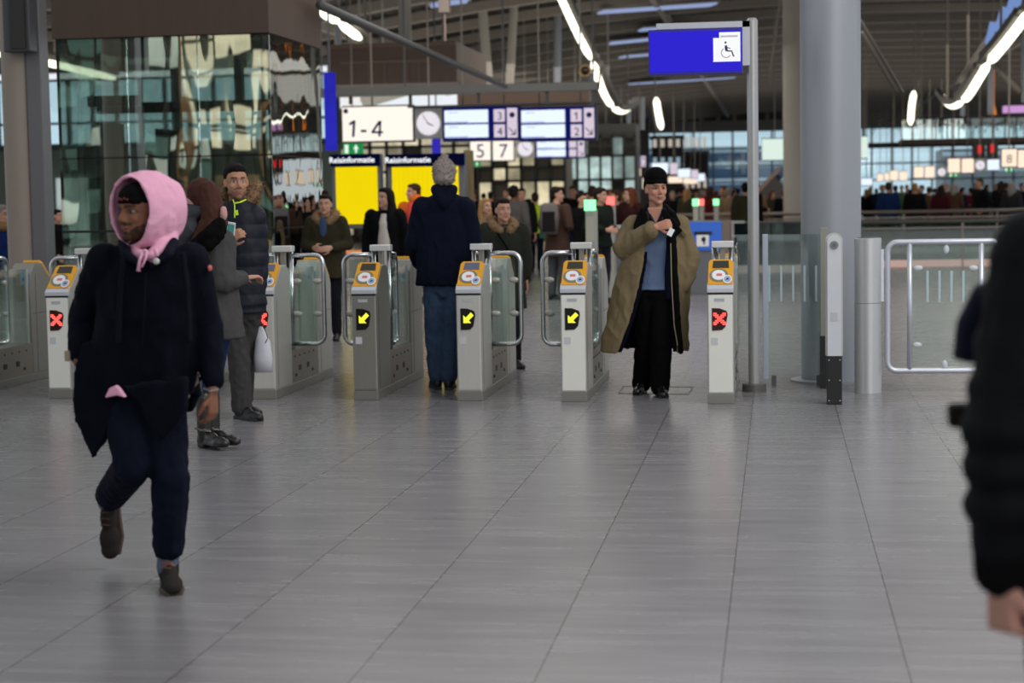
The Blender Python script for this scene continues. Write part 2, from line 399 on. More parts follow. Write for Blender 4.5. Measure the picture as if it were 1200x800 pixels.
# columns --------------------------------------------------------------------
def column(name, px, pyb, r, z1, m, lab, flange=0, group=None, Y=None):
    p = gr(px, pyb) if Y is None else Vector((at(px, 226, Y).x, Y, 0))
    t = thing(name, lab, 'column', (p.x, p.y+r*.9, 0), group)
    obj('shaft', MB().lathe([(r, 0), (r, z1)], n=48), m, t, smooth=False, auto=True)
    if flange: obj('base_ring', MB().lathe([(r+flange, 0), (r+flange, .015), (r, .02)], n=40), m, t, auto=True)
    return t
column('round_column', 975, 449, .245, 7.4, colpaint, 'thick light grey round column right of the blue sign pole', .09)
column('round_column', 941, 0, .5, 7.4, colwhite, 'pale beige round column behind the thick grey column', 0, Y=47)
pl = Vector((at(25, 226, 17.6).x, 17.6, 0))
t = thing('round_column', 'beige round column at the left edge with a grey channel on its side', 'column', pl)
obj('shaft', MB().lathe([(.155, 0), (.155, 6)], n=40), mat('beige_column', (140, 128, 116), .5), t, auto=True)
obj('cable_channel', MB().box(.14, .30, -.1, .12, 0, 6), mat('channel_grey', (110, 108, 110), .5, .3), t, bevel=.01)
bx = thing('service_box', 'dark grey box fixed high on the left column', 'box', (pl.x+.17, pl.y-.26, 3.1))
obj('housing', MB().box(-.14, .14, -.1, .08, 0, 1.2), mat('box_grey', (74, 74, 78), .45, .4), bx, bevel=.01)
obj('cover', MB().box(-.06, .10, -.125, -.1, .03, 1.2), dsteel, bx)
# slim roof columns
for (a, b_, D, w, lab) in (((564, -8), (573, 104), 52, 11, 'slim leaning roof strut, left one of the pair above the clock board'), ((603, -8), (597, 104), 53, 10, 'slim leaning roof strut, right one of the pair above the clock board'),
                       ((654, -8), (653, 104), 55, 9, 'slim upright roof strut left of the falling light line'), ((474, -8), (475, 50), 40, 15, 'beige roof column rising from the brown box'),
                       ((691, 62), (691, 126), 60, 6, 'slim strut behind the ceiling camera'), ((737, 118), (737, 152), 80, 5, 'slim strut under the left hooked light'), ((753, 114), (753, 152), 80, 5, 'slim strut between hooked light and short hanging light'),
                       ((1161, 76), (1161, 134), 60, 7, 'pale strut below the joint of the right light line'), ((1128, 122), (1128, 136), 80, 5, 'short strut under the right hooked light'), ((396, 30), (396, 52), 40, 8, 'short beige strut between the pavilion and brown box'),
                       ((1200, 30), (1200, 120), 60, 6, 'pale strut at the right edge')):
    p, q = at(*a, D), at(*b_, D)
    obj_ = obj('roof_strut', MB().tube([p, q], w*D/F/2, 14), colwhite if w > 9 else colpaint, auto=True); tag(obj_, lab, 'strut', 'roof struts')
for a, b_, lab in (((1008, 24, 30), (1058, 108, 40), 'thin stay rod slanting down right of the thick grey column, upper one'), ((1010, 38, 30), (1050, 108, 40), 'thin stay rod slanting down right of the thick grey column, lower one'),
                   ((915, -5, 40), (901, 100, 56), 'thin stay rod leaning left of the pale column'), ((375, 6, 20.5), (592, 101, 34.5), 'grey round brace slanting from the pavilion down to the sign truss'), ((1163, 74, 60), (1196, 108, 60), 'pale diagonal brace under the right light line')):
    o = obj('brace_rod', MB().tube([at(*a), at(*b_)], .03 if 'stay' in lab else (.055 if 'slanting from' in lab else .1), 10), greym if 'grey round' in lab else purl, smooth=True); tag(o, lab, 'rod', 'brace rods')

# glass pavilion --------------------------------------------------------------
YP = 19.0; px0 = at(71, 226, YP).x; px1 = at(320, 226, YP).x; YB = 21.2
gpav = glass('pavilion_glass', (222, 236, 228), .42, .012, wave=.010, wscale=1.3)
t = thing('glass_pavilion', 'glass lift pavilion with dark frame and brown top behind the gates at left', 'glass pavilion', (px0, YP, 0))
w = px1-px0; zt = 3.38
for nm, x0, x1 in (('glass_pane', 0, w/3), ('glass_pane', w/3, 2*w/3), ('glass_pane', 2*w/3, w)):
    for z0, z1 in ((.05, 1.27), (1.27, 2.07), (2.07, zt)):
        obj(nm, MB().box(x0+.006, x1-.006, 0, .012, z0, z1-.01), gpav, t)
for z0, z1 in ((.05, 1.27), (1.27, 2.07), (2.07, zt)):
    obj('glass_pane', MB().box(w-.012, w, .02, YB-YP, z0, z1-.01), gpav, t)
fr = MB()
for z in (1.26, 2.07, zt-.01): fr.box(0, w, .012, .04, z-.012, z+.012)
for x in (0, w-.10, w-.03): fr.box(x, x+.02, .01, .05, 0, zt)
fr.box(w-.02, w, YB-YP-.02, YB-YP, 0, zt)
for z in (1.26, 2.07): fr.box(w-.03, w-.012, 0, YB-YP, z-.012, z+.012)
obj('frame', fr, black, t)
obj('rail', MB().box(.02, w, -.05, -.01, 1.25, 1.275), black, t)
obj('top_cladding', MB().box(-.02, w+.01, -.03, YB-YP, zt, 5.2), brown, t)
obj('ceiling_panel', MB().box(.02, w-.02, .05, YB-YP-.1, zt-.04, zt), dsteel, t)
lf = MB()
for x in (1.0, 1.75): lf.box(x, x+.09, .9, 1.0, 0, zt-.05)
lf.box(.1, w-.2, .9, .98, 2.6, 2.72); lf.box(.15, .75, .5, .62, 2.66, 2.78)
obj('lift_frame', lf, mat('lift_steel', (70, 74, 72), .4, .7), t)
cb = MB().box(.15, .2, .7, 1.5, .5, 2.5).box(.9, 1.0, .6, 1.2, 1.6, 2.4)
obj('lift_cabin_frame', cb, dsteel, t)
# second brown box beyond
p0, p1 = at(384, 100, 38), at(533, 48, 38)
t = thing('brown_plant_box', 'brown clad box above the 1-4 platform sign', 'box', (p0.x, 38, p0.z))
obj('cladding', MB().box(0, p1.x-p0.x, 0, 4, 0, p1.z-p0.z), brown, t)
obj('side_panel', MB().box(p1.x-p0.x, p1.x-p0.x+.03, .02, 4, .02, p1.z-p0.z-.03), brown2, t)
tr = MB().box(-.02, p1.x-p0.x+.02, -.04, 0, p1.z-p0.z-.08, p1.z-p0.z-.02).box(.3, 2.2, -.03, 0, .45, .5)
for x in (.5, .9, 1.25, 1.75, 2.0): tr.box(x, x+.03, -.02, 0, 0, .45)
obj('trim_rail', tr, brown2, t); hangers(t, [(.4, 2, 1.0), (2.2, 2, 1.0)], r=.04)
q0, q1 = at(536, 124, 46), at(690, 110, 46)
o = obj('brown_wall_panel', MB().box(q0.x, q1.x, 46, 46.3, q0.z-.3, q1.z+.3), brown2); tag(o, 'dark brown wall panel seen between the truss and the blue board', 'panel')

# left back facade ------------------------------------------------------------
YF = 60.0
def fx(px, Y=YF): return at(px, 226, Y).x
def fz(py, Y=YF): return CAMZ+(226-py)*Y/F*1.0
wb = MB().box(fx(-60), fx(395), YF+.5, YF+.8, 0, 3.62)
struct('wall_back_left', wb, mat('green_grey_wall', (112, 124, 112), .7, var=.08, vscale=.4))
wb = MB().box(fx(-60), fx(395), YF+.4, YF+.6, 3.50, 3.66)
struct('trim_3', wb, dsteel)
t = thing('window_wall', 'tall pale window wall high at the far left', 'window', (fx(-60), YF+.4, 3.66)); t['kind'] = 'structure'; t.name = 'window_1'
fm = MB(); pm = MB(); X0w = fx(-60); Lw = fx(395)-X0w
nx = 16
for i in range(nx+1): fm.box(i*Lw/nx-.06, i*Lw/nx+.06, -.1, .1, 0, 2.25)
for z in (0, .75, 2.25): fm.box(0, Lw, -.06, .06, z-.04, z+.04)
obj('window_frame', fm, mat('blue_grey_frame', (70, 88, 92), .5, .3), t)
obj('window_pane', MB().box(0, Lw, .02, .04, 0, 2.25), glass('clear_glass', (225, 240, 245), .05), t)
dw = MB()
for a, b_, c1 in ((4, 24, 0), (62, 98, 1), (130, 165, 1), (185, 215, 0), (250, 300, 0), (325, 360, 1)):
    o = obj('shop_window', MB().box(fx(a), fx(b_), YF+.3, YF+.45, .1, 2.5), emis('shop_glow_%d' % c1, (196, 150, 110) if not c1 else (190, 208, 205), .65, .35, .8))
    tag(o, 'lit shop window in the green-grey back wall %s' % {4: 'at the far left edge', 62: 'beside the left column', 130: 'behind the pink hood', 185: 'behind the brown-haired woman', 250: 'behind the standing man', 325: 'right of the pavilion corner'}[a], 'shop window', 'shop windows in the back wall')

# centre shops ----------------------------------------------------------------
YS = 64.0
def shop(px0_, px1_, zt_, col, glow, lab, nx=6, rows=(0.2, 1.0, 2.0, 2.9), Y=YS, s=.8):
    x0, x1 = fx(px0_, Y), fx(px1_, Y)
    t = thing('shop_front', lab, 'shop front', (x0, Y, 0))
    w = x1-x0
    obj('wall', MB().box(0, w, .3, 2.5, 0, zt_), mat('shop_wall_'+str(col), col, .7, var=.1, vscale=1), t)
    f = MB()
    for i in range(nx+1): f.box(i*w/nx-.05, i*w/nx+.05, 0, .3, 0, zt_-.4)
    for z in rows: f.box(0, w, 0, .3, z, z+.1)
    obj('mullion_frame', f, mat('shop_frame', (74, 72, 66), .5, .3), t)
    for i in range(nx):
        for j in range(len(rows)-1):
            if random.random() < .62:
                obj('lit_pane', MB().box(i*w/nx+.05, (i+1)*w/nx-.05, .2, .24, rows[j]+.1, rows[j+1]), emis('pane_glow_%d_%s' % (random.randint(0, 2), glow), glow, s*random.choice((.5, .8, 1.1)), .35, 2), t)
    return t
shop(395, 552, 4.9, (120, 112, 98), (215, 205, 175), 'lit shop front behind the yellow timetable boards', 8, (.2, 1.4, 2.5, 3.4, 4.3))
shop(560, 662, 5.0, (128, 122, 104), (226, 214, 176), 'beige lit shop front below the platform 5 and 7 signs', 6, (.2, 1.1, 2.1, 2.6, 3.4, 4.4))
shop(663, 745, 4.6, (84, 84, 80), (190, 215, 210), 'grey shop front with greenish panes behind the platform 8 and 9 signs', 6, (.2, 1.2, 2.2, 3.2, 4.0), 76)
for a, b_, zt_, Y, lab in ((722, 760, 7.6, 121, 'dark grey-brown building block nearest the platform signs'), (764, 800, 6.2, 123, 'dark brown building block in the middle of the far row'), (802, 830, 5.0, 125, 'low brown building block at the far end of the row')):
    x0, x1 = fx(a, Y), fx(b_, Y)
    t = thing('building_block', lab, 'building', (x0, Y, 0)); w = x1-x0
    obj('wall', MB().box(0, w, 0, 1.4, 0, zt_*.86), mat('block_wall', (78, 72, 68), .7, var=.1, vscale=.5), t)
    for i in range(4):
        for j in range(3):
            if (i*3+j+int(Y)) % 3:
                obj('window', MB().box(w*(i+.2)/4, w*(i+.7)/4, -.03, .05, 2.0+j*1.4, 2.7+j*1.4), emis('cold_window%d' % (j % 2), (165, 190, 205) if j % 2 else (215, 205, 190), .7), t)
    obj('roof_slab', MB().box(-.1, w+.1, -.2, 1.4, zt_*.86, zt_*.86+.25), greym, t)

# far facade ------------------------------------------------------------------
YE = 135.0
t = thing('window_2', 'far glazed end wall of the hall', 'window', (fx(700, YE), YE, 0)); t['kind'] = 'structure'
WE = fx(1260, YE)-fx(700, YE)
fm = MB(); n = 24
for i in range(n+1): fm.box(i*WE/n-.07, i*WE/n+.07, -.1, .1, 0, 6.9)
for z in (2.4, 3.6, 4.9, 6.2): fm.box(0, WE, -.1, .1, z-.06, z+.06)
obj('window_frame', fm, mat('far_frame', (120, 130, 138), .5), t)
obj('window_pane', MB().box(0, WE, .05, .08, 0, 6.9), glass('clear_glass'), t)
cb = MB().box(fx(690, YE), fx(1270, YE), YE-.5, YE+.3, 6.25, 8.6)
struct('wall_far', cb, mat('far_band', (138, 134, 128), .7))
for i in range(14):
    x = fx(712+i*19, YE); o = obj('vent_opening', MB().box(x, x+.9, YE-.56, YE-.5, 6.95, 7.5), dsteel); tag(o, 'dark slot opening in the beam above the far glazed wall', 'opening', 'slot openings above the far window wall')
ob = thing('office_building', 'blue-glass office building outside beyond the far window wall', 'building', (fx(755, 165), 165, 0))
WO = fx(935, 165)-fx(755, 165)
obj('wall', MB().box(0, WO, 0, 8, 0, 5.6), mat('office_blue', (70, 92, 122), .5, var=.2, vscale=.3), ob)
fb = MB()
for z in (5.3, 3.9, 2.4): fb.box(-.1, WO, -.3, 0, z, z+.55)
obj('floor_band', fb, mat('office_white', (205, 208, 212), .7), ob)
ob = thing('office_building', 'grey office building outside beyond the right part of the far window wall', 'building', (fx(1105, 165), 165, 0))
WO = fx(1290, 165)-fx(1105, 165)
obj('wall', MB().box(0, WO, 0, 8, 0, 5.2), mat('office_grey', (84, 88, 94), .6, var=.2, vscale=.3), ob)
fb = MB()
for z in (4.6, 3.2): fb.box(-.1, WO, -.3, 0, z, z+.4)
obj('floor_band', fb, mat('office_white'  , (205, 208, 212)), ob)

# facade added behind the camera, invented to give the glass reflections -------------
t = thing('reflection_facade', 'beige facade across the hall behind the camera, reflected in the pavilion glass', 'building', (-36, -27, 0))
rr_ = random.Random(4)
obj('wall', MB().box(0, 32, -1, 0, 0, 9), mat('rear_wall', (60, 60, 52), .8, var=.3, vscale=.25), t)
layers = {k: MB() for k in ('cream', 'pale', 'tan', 'dark', 'cool', 'pier')}
x = 0.0
while x < 31:
    w_ = rr_.uniform(.5, 1.1); bright = x > 13.2
    layers['pier'].box(x-.05, x+.05, 0, .5, 0, 9)
    if rr_.random() < .35: layers['tan'].box(x+.1, x+.24, 0, .45, rr_.choice((0, 2.4)), 8)
    z = .3
    while z < 8.2:
        h_ = rr_.uniform(.5, 1.3)
        r_ = rr_.random()
        if bright: k = 'cream' if (z > 3.3 and r_ < .75) else ('pale' if r_ < .3 else ('cool' if r_ < .5 else 'dark'))
        else: k = 'cool' if r_ < .22 else ('pale' if r_ < .34 else 'dark')
        layers[k].box(x+.08, x+w_-.08, .02, .08, z, z+h_-.12); z += h_
    x += w_
layers['dark'].box(0, 32, 0, .6, 4.45, 4.6).box(0, 32, 0, .6, 2.5, 2.6)
for k, nm, m_ in (('cream', 'window', emis('rear_cream', (240, 226, 192), 1.15, .35, .7)), ('pale', 'window', emis('rear_pale', (214, 220, 205), .8, .4, .7)), ('cool', 'window', emis('rear_cool', (120, 150, 140), .45, .4, .7)),
                  ('tan', 'pillar', mat('rear_warm', (196, 140, 92), .6)), ('dark', 'panel', mat('rear_dark', (46, 50, 44), .5)), ('pier', 'pillar', mat('rear_pillar', (70, 66, 56), .7))):
    obj(nm, layers[k], m_, t)
# ================================================================== TICKET GATES
yellow = mat('yellow_plastic', (226, 158, 14), .4)
cream = mat('steel_panel_lit', (232, 231, 222), .38, .1, var=.03)  # same brushed steel as the other gates, bright reflection put into the colour
gsteel = mat('gate_steel', (188, 186, 180), .36, .45, var=.07, vscale=3, stretch=(25, 25, 1))
gsteel_d = mat('gate_steel_dark', (148, 146, 138), .34, .55, var=.08, vscale=3, stretch=(25, 25, 1))
kick = mat('gate_kick_panel', (142, 134, 124), .42, .45, var=.05)
lcd = mat('display_dark', (48, 46, 34), .2)
lcd_b = mat('display_blue', (92, 96, 120), .2)
white = mat('white_plastic', (232, 232, 232), .45)
ringg = mat('reader_ring_grey', (122, 118, 100), .4)
pinkm = mat('reader_pink', (214, 110, 110), .4)
stick_b = mat('sticker_blue', (60, 110, 170), .5)
red_l = emis('red_led', (255, 84, 76), 2.6); yel_l = emis('yellow_led', (246, 240, 60), 1.25)
ledback = mat('led_window_black', (18, 16, 14), .25)
ledred = mat('led_window_red', (40, 9, 8), .3, emit=(120, 12, 8), es=.03)
gglass = glass('gate_glass', (238, 246, 243), .10, top=.45)
GW = .096
def leaf(parent, sx, open_, w):
    """U-shaped tube leaf hinged beside the post; closed it points sideways, open it points back"""
    h = Vector((sx*.065, .66, 0))
    d = Vector((0, 1, 0)) if open_ else Vector((sx, 0, 0))
    r = .075; z0, z1 = .385, 1.115
    pts = [h+Vector((0, 0, .34)), h+Vector((0, 0, 1.15))]
    root = obj('gate_leaf', MB().tube(pts, .019, 14), chrome, parent, smooth=True)
    P = [h+Vector((0, 0, z1))+d*.0, h+d*(w-r)+Vector((0, 0, z1))]
    for k in range(1, 7): a = PI/2*k/6; P.append(h+d*(w-r+r*math.sin(a))+Vector((0, 0, z1-r+r*math.cos(a))))
    P.append(h+d*w+Vector((0, 0, z0+r)))
    for k in range(1, 7): a = PI/2*k/6; P.append(h+d*(w-r+r*math.cos(a))+Vector((0, 0, z0+r-r*math.sin(a))))
    P.append(h+Vector((0, 0, z0)))
    obj('leaf_tube', MB().tube(P, .018, 14), chrome, root, smooth=True)
    n = Vector((-d.y, d.x, 0))*.005
    a, b = h+d*.05, h+d*(w-.045)
    mb = MB(); mb.add([a-n+Vector((0,0,.42)), b-n+Vector((0,0,.42)), b-n+Vector((0,0,1.08)), a-n+Vector((0,0,1.08)), a+n+Vector((0,0,.42)), b+n+Vector((0,0,.42)), b+n+Vector((0,0,1.08)), a+n+Vector((0,0,1.08))],
           [(0,1,2,3),(7,6,5,4),(0,4,5,1),(1,5,6,2),(2,6,7,3),(3,7,4,0)])
    obj('leaf_glass', mb, gglass, root)
    for z in (.63, .90):
        for e in (.045, w-.055):
            c = h+d*e; R = Matrix.Rotation(PI/2, 3, 'X') if not open_ else Matrix.Rotation(PI/2, 3, 'Y')
            obj('glass_clip', MB().ell(c+Vector((0, 0, z)), (.04 if not open_ else .016, .016 if not open_ else .04, .024)), mat('clip_grey', (176, 172, 162), .4, .3), root, smooth=True)
def gate(pxl, pyb, white_, sym, left, right, label, wl=.25, wr=.25):
    p = gr(pxl+15, pyb)
    t = thing('ticket_gate', label, 'ticket gate', p, 'ticket gates')
    face = cream if white_ == 1 else mat('gate_face_steel', (206, 204, 198), .33, .4, var=.06, vscale=3, stretch=(25, 25, 1)) if not white_ else gsteel_d  # one steel, its differing reflections painted as lighter and darker faces
    side = gsteel if white_ != 2 else gsteel_d
    body = [(0, .07), (0, .835), (.018, .865), (.25, 1.045), (.40, 1.045), (.50, .96), (.50, .07)]
    obj('front_housing', MB().prism(body, -GW, GW), side, t, bevel=.006)
    rear = [(1.84-y, z) for y, z in body]
    obj('rear_housing', MB().prism(rear, -GW, GW), side, t, bevel=.006)
    obj('plinth', MB().box(-GW-.003, GW+.003, -.004, 1.844, 0, .07), mat('plinth_grey', (140, 137, 131), .4, .5), t, bevel=.004)
    k = obj('kick_panel', MB().box(-GW+.004, GW-.004, .50, 1.34, .07, .34), kick, t)
    m2 = MB()
    for s in (-1, 1):
        for yy in (.72, .98): m2.box(s*(GW-.004)-.003, s*(GW-.004)+.003, yy, yy+.07, .16, .205)
    obj('vent_slot', m2, black, k)
    m3 = MB()
    for s in (-1, 1):
        for i in range(5): m3.tube([(s*(GW-.006), .60+i*.15, .285), (s*(GW+.001), .60+i*.15, .285)], .008, 8)
        for yy in (.62, 1.15): m3.tube([(s*(GW-.006), yy, .13), (s*(GW+.004), yy, .13)], .013, 8)
    obj('screw', m3, dsteel, k)
    seam = MB()
    for s in (-1, 1):
        seam.box(s*GW-.001, s*GW+.001, .085, .09, .09, .8)
        seam.box(s*GW-.0015, s*GW+.0015, 1.36, 1.80, .60, .604).box(s*GW-.0015, s*GW+.0015, 1.44, 1.443, .08, .95)
    obj('panel_seam', seam, dsteel, t)
    obj('front_panel', MB().box(-GW+.008, GW-.008, -.006, .0, .085, .815), face, t, bevel=.003)
    obj('head_lip', MB().prism([(-.008, .830), (-.008, .862), (.045, .905), (.045, .83)], -GW-.002, GW+.002), mat('head_silver', (206, 208, 214), .3, .35), t, bevel=.004)
    obj('panel_gap', MB().box(-GW-.001, GW+.001, -.007, .0, .817, .829), black, t)
    # sloping yellow reader panel; local frame of the slope
    for rear_ in (0, 1):
        def S(u, v, h): # u across, v up the slope 0..1, h height off it
            y = .030+(.245-.030)*v; z = .880+(1.056-.880)*v
            n = Vector((0, -.592, .806))
            q = Vector((u, y, z))+n*h
            if rear_: q = Vector((-q.x, 1.84-q.y, q.z))
            return q
        def plate(poly, h0, h1):
            n = len(poly); mb = MB(); mb.add([S(u, v, h0) for u, v in poly]+[S(u, v, h1) for u, v in poly], [tuple(range(n)), tuple(range(n, 2*n))[::-1]]+[(i, (i+1) % n, n+(i+1) % n, n+i) for i in range(n)]); return mb
        def oval(cu, cv, ru, rv, n=26): return [(cu+ru*math.cos(2*PI*k/n), cv+rv*math.sin(2*PI*k/n)) for k in range(n)]
        yp = obj('reader_panel', plate([(-GW+.004, 0), (GW-.004, 0), (GW-.004, .9), (GW-.02, 1.0), (-GW+.02, 1.0), (-GW+.004, .9)], -.01, .016), yellow, t, bevel=.003)
        obj('display', plate([(-.062, .64), (.062, .64), (.057, .93), (-.057, .93)], .014, .019), lcd if white_ else lcd_b, yp)
        obj('reader_ring', plate(oval(-.012, .34, .070, .27), .014, .0185), ringg, yp)
        obj('reader_pad', plate(oval(-.014, .35, .050, .20), .018, .021), white, yp)
        obj('pad_mark', plate([(-.03, .30), (.012, .30), (.012, .40), (-.03, .40)], .021, .022), pinkm, yp)
        obj('round_sticker', plate(oval(.052, .17, .034, .165), .020, .023), white, yp)
        obj('sticker_ring', plate(oval(.052, .17, .026, .125), .023, .0235), mat('pale_blue', (150, 165, 196), .5), yp)
        obj('sticker_symbol', plate([(.040, .13), (.064, .16), (.060, .20), (.050, .21), (.044, .18)], .0235, .0245), ledback, yp)
    # led window in the front face
    lw = [(-.062, .548), (-.062, .716), (-.006, .714), (.046, .695), (.054, .668), (.038, .578), (.012, .552)]
    lo = obj('led_window', MB().prism(lw, -.012, -.005, 'y'), ledred if sym == 'x' else ledback, t, bevel=.002)
    s = MB()
    cx, cz = -.006, .636
    if sym == 'x':
        for a_ in range(7):
            for b_ in range(7):
                if min(abs(a_-b_), abs(a_+b_-6)) <= (1 if 1 < a_ < 5 or 1 < b_ < 5 else 1) and not ((a_ in (0, 6) and b_ == 3) or (b_ in (0, 6) and a_ == 3)):
                    s.box(cx+(a_-3)*.0135-.0052, cx+(a_-3)*.0135+.0052, -.015, -.012, cz+(b_-3)*.0135-.0052, cz+(b_-3)*.0135+.0052)
        obj('cross_symbol', s, red_l, lo)
    else:
        def rt(u, v):
            a = -PI*.75+0.0; return (cx+u*math.cos(a)-v*math.sin(a), cz+u*math.sin(a)+v*math.cos(a))
        s.prism([rt(*q) for q in ((.046, 0), (.004, .042), (.004, .016), (-.052, .016), (-.052, -.016), (.004, -.016), (.004, -.042))], -.016, -.012, 'y')
        obj('arrow_symbol', s, yel_l, lo)
    obj('name_plate', MB().box(-.045, .03, -.0085, -.006, .765, .788), mat('plate_grey', (176, 178, 182), .5), t)
    obj('info_sticker', MB().box(-.07, -.02, -.0075, -.006, .44, .495), mat('sticker_pale', (196, 198, 200), .5), t)
    # centre section
    obj('glass_panel', MB().box(-.075, -.067, .52, 1.33, .34, 1.0).box(.067, .075, .52, 1.33, .34, 1.0), gglass, t)
    obj('glass_edge', MB().box(-.077, -.06, 1.30, 1.335, .34, 1.0).box(.06, .077, 1.30, 1.335, .34, 1.0), gsteel, t)
    st = obj('notice_sticker', MB().box(.01, .08, 1.326, 1.332, .86, .98), mat('notice_blue', (150, 190, 222), .5), t)
    obj('notice_symbol', MB().ell((.045, 1.322, .91), (.022, .004, .018)), stick_b, st)
    obj('post', MB().box(-.02, .02, .64, .68, .34, 1.15), gsteel_d, t, bevel=.004)
    obj('post_cap', MB().box(-.085, .085, .61, .71, 1.145, 1.195), mat('cap_polished', (222, 222, 220), .25, .35), t, bevel=.006)
    leaf(t, -1, left == 'o', wl); leaf(t, 1, right == 'o', wr)
    return t
gate(-66, 466, 2, 'a', 'o', 'o', 'brown-grey steel ticket gate cut off by the left edge of the picture')
gate(56, 466.5, 1, 'x', 'c', 'o', 'cream ticket gate showing a red cross beside the man in the pink hood')
gate(176, 467, 0, 'x', 'o', 'o', 'steel ticket gate hidden behind the man in the pink hood')
gate(295, 467.5, 0, 'x', 'c', 'c', 'steel ticket gate showing a red cross beside the white carrier bag', wr=.27)
gate(414, 468.5, 2, 'a', 'c', 'o', 'dull steel ticket gate with yellow arrow left of the man in jeans')
gate(536, 469.5, 0, 'a', 'o', 'c', 'bright steel ticket gate with yellow arrow right of the man in jeans')
gate(658, 470.5, 1, 'a', 'c', 'o', 'cream ticket gate with yellow arrow left of the man in the long coat', wr=.5)
gate(830, 473, 1, 'x', 'o', 'o', 'cream ticket gate showing a red cross beside the blue sign pole', wl=.5)

# fence to the right of the gates ---------------------------------------------
p = gr(884, 458)
t = thing('sign_pole', 'grey round pole with a foot ring carrying the blue wheelchair sign', 'pole', p)
hz = at(887, 24, p.y).z
obj('shaft', MB().lathe([(.044, 0), (.044, hz), (.03, hz+.02)], n=32), mat('pole_grey', (168, 168, 168), .32, .4), t, auto=True)
obj('foot_ring', MB().lathe([(.095, 0), (.095, .055), (.088, .062)], n=32), mat('foot_grey', (104, 102, 100), .4, .5), t, auto=True)
a, b = at(762, 36, p.y), at(875, 86, p.y)
sg = thing('hanging_sign', 'bright blue rectangular sign with white wheelchair symbol on the pole', 'sign', (a.x, p.y-.06, b.z))
w, h = b.x-a.x, a.z-b.z
blue_l = emis('sign_blue', (50, 40, 214), .95)
obj('sign_face', MB().box(0, w-.04, -.005, 0, .02, h-.02), blue_l, sg)
obj('sign_case', MB().box(-.012, w-.03, 0, .14, 0, h), mat('case_blue', (44, 38, 150), .4), sg, bevel=.004)
obj('bracket', MB().box(.05, w+.04, .02, .12, h+.004, h+.05).box(w-.03, w+.04, .02, .12, .06, h+.05), mat('bracket_silver', (196, 196, 204), .35, .5), sg)
def SX(px): return (px-762)/(875-762)*w
def SZ(py): return (86-py)/(86-36)*h
pn = obj('white_panel', MB().prism([(SX(836.5), SZ(73)), (SX(868), SZ(73)), (SX(868), SZ(41)), (SX(843.5), SZ(41)), (SX(843.5), SZ(47)), (SX(836.5), SZ(47))], -.010, -.005, 'y'), emis('sign_white', (250, 250, 252), 1.0), sg)
dk = mat('symbol_blue', (28, 22, 90), .5)
wc = MB(); wc.disc((SX(850.8), SZ(52.3)), .0085, -.014, -.010)
c = (SX(851.5), SZ(63.5)); R0 = .037
ring = [(c[0]+R0*math.cos(a_), -.012, c[1]+R0*math.sin(a_)) for a_ in [math.radians(120+i*15) for i in range(15)]]
wc.tube(ring, .0028, 6)
def ln(q, rr): wc.tube([(SX(x), -.012, SZ(y)) for x, y in q], rr, 8)
ln([(851, 55.5), (852, 61.5)], .010); ln([(852, 61.5), (858, 61.7), (860, 67.5)], .0055); ln([(852, 57.5), (856.5, 59)], .0035); ln([(860, 67.5), (861, 67)], .004)
obj('wheelchair_symbol', wc, dk, pn, smooth=True)
obj('small_strip', MB().box(SX(845), SX(865), -.0115, -.010, SZ(46.5), SZ(44.5)), mat('strip_grey', (210, 210, 214)), pn)
fglass = glass('fence_glass', (243, 248, 246), .07, top=.6)
frost = mat('frosted_stripe', (176, 196, 200), .6)
def glass_screen(pa, pb, ptop, pbot, lab, edges, stripes=(), Y=None):
    A = gr(pa, 452) if Y is None else Vector((at(pa, 226, Y).x, Y, 0)); Yy = A.y; x0, x1 = at(pa, 226, Yy).x, at(pb, 226, Yy).x
    z1, z0 = at(pa, ptop, Yy).z, max(.0, at(pa, pbot, Yy).z)
    t = thing('glass_screen', lab, 'glass screen', (x0, Yy, z0), 'glass screens of the fence')
    obj('glass_pane', MB().box(0, x1-x0, 0, .012, 0, z1-z0), fglass, t)
    [obj('foot', MB().box(e_, e_+.04, -.02, .03, -z0, .01), greym, t) for e_ in (.06, x1-x0-.1)] if z0 > .02 and pb > 950 else None
    for e in edges: obj('edge_profile', MB().box(e*(x1-x0)-.022, e*(x1-x0)+.022, -.02, .03, -.02 if z0 > .05 else 0, z1-z0+.005), mat('profile_silver', (178, 184, 196), .35, .4), t, bevel=.004)
    for px_ in stripes:
        xx = at(px_, 226, Yy).x-x0; obj('frosted_stripe', MB().box(xx-.008, xx+.008, -.003, -.0005, at(px_, 353, Yy).z-z0, at(px_, 311, Yy).z-z0), frost, t)
    return t
Yg = gr(900, 452).y
glass_screen(857, 881, 275, 408, 'narrow glass screen between the last gate and the sign pole', (.92,), Y=Yg+.1)
glass_screen(894, 971, 275, 441, 'wide glass screen with frosted stripes between sign pole and white post', (.03,), (901, 915, 929, 942.5, 956, 970))
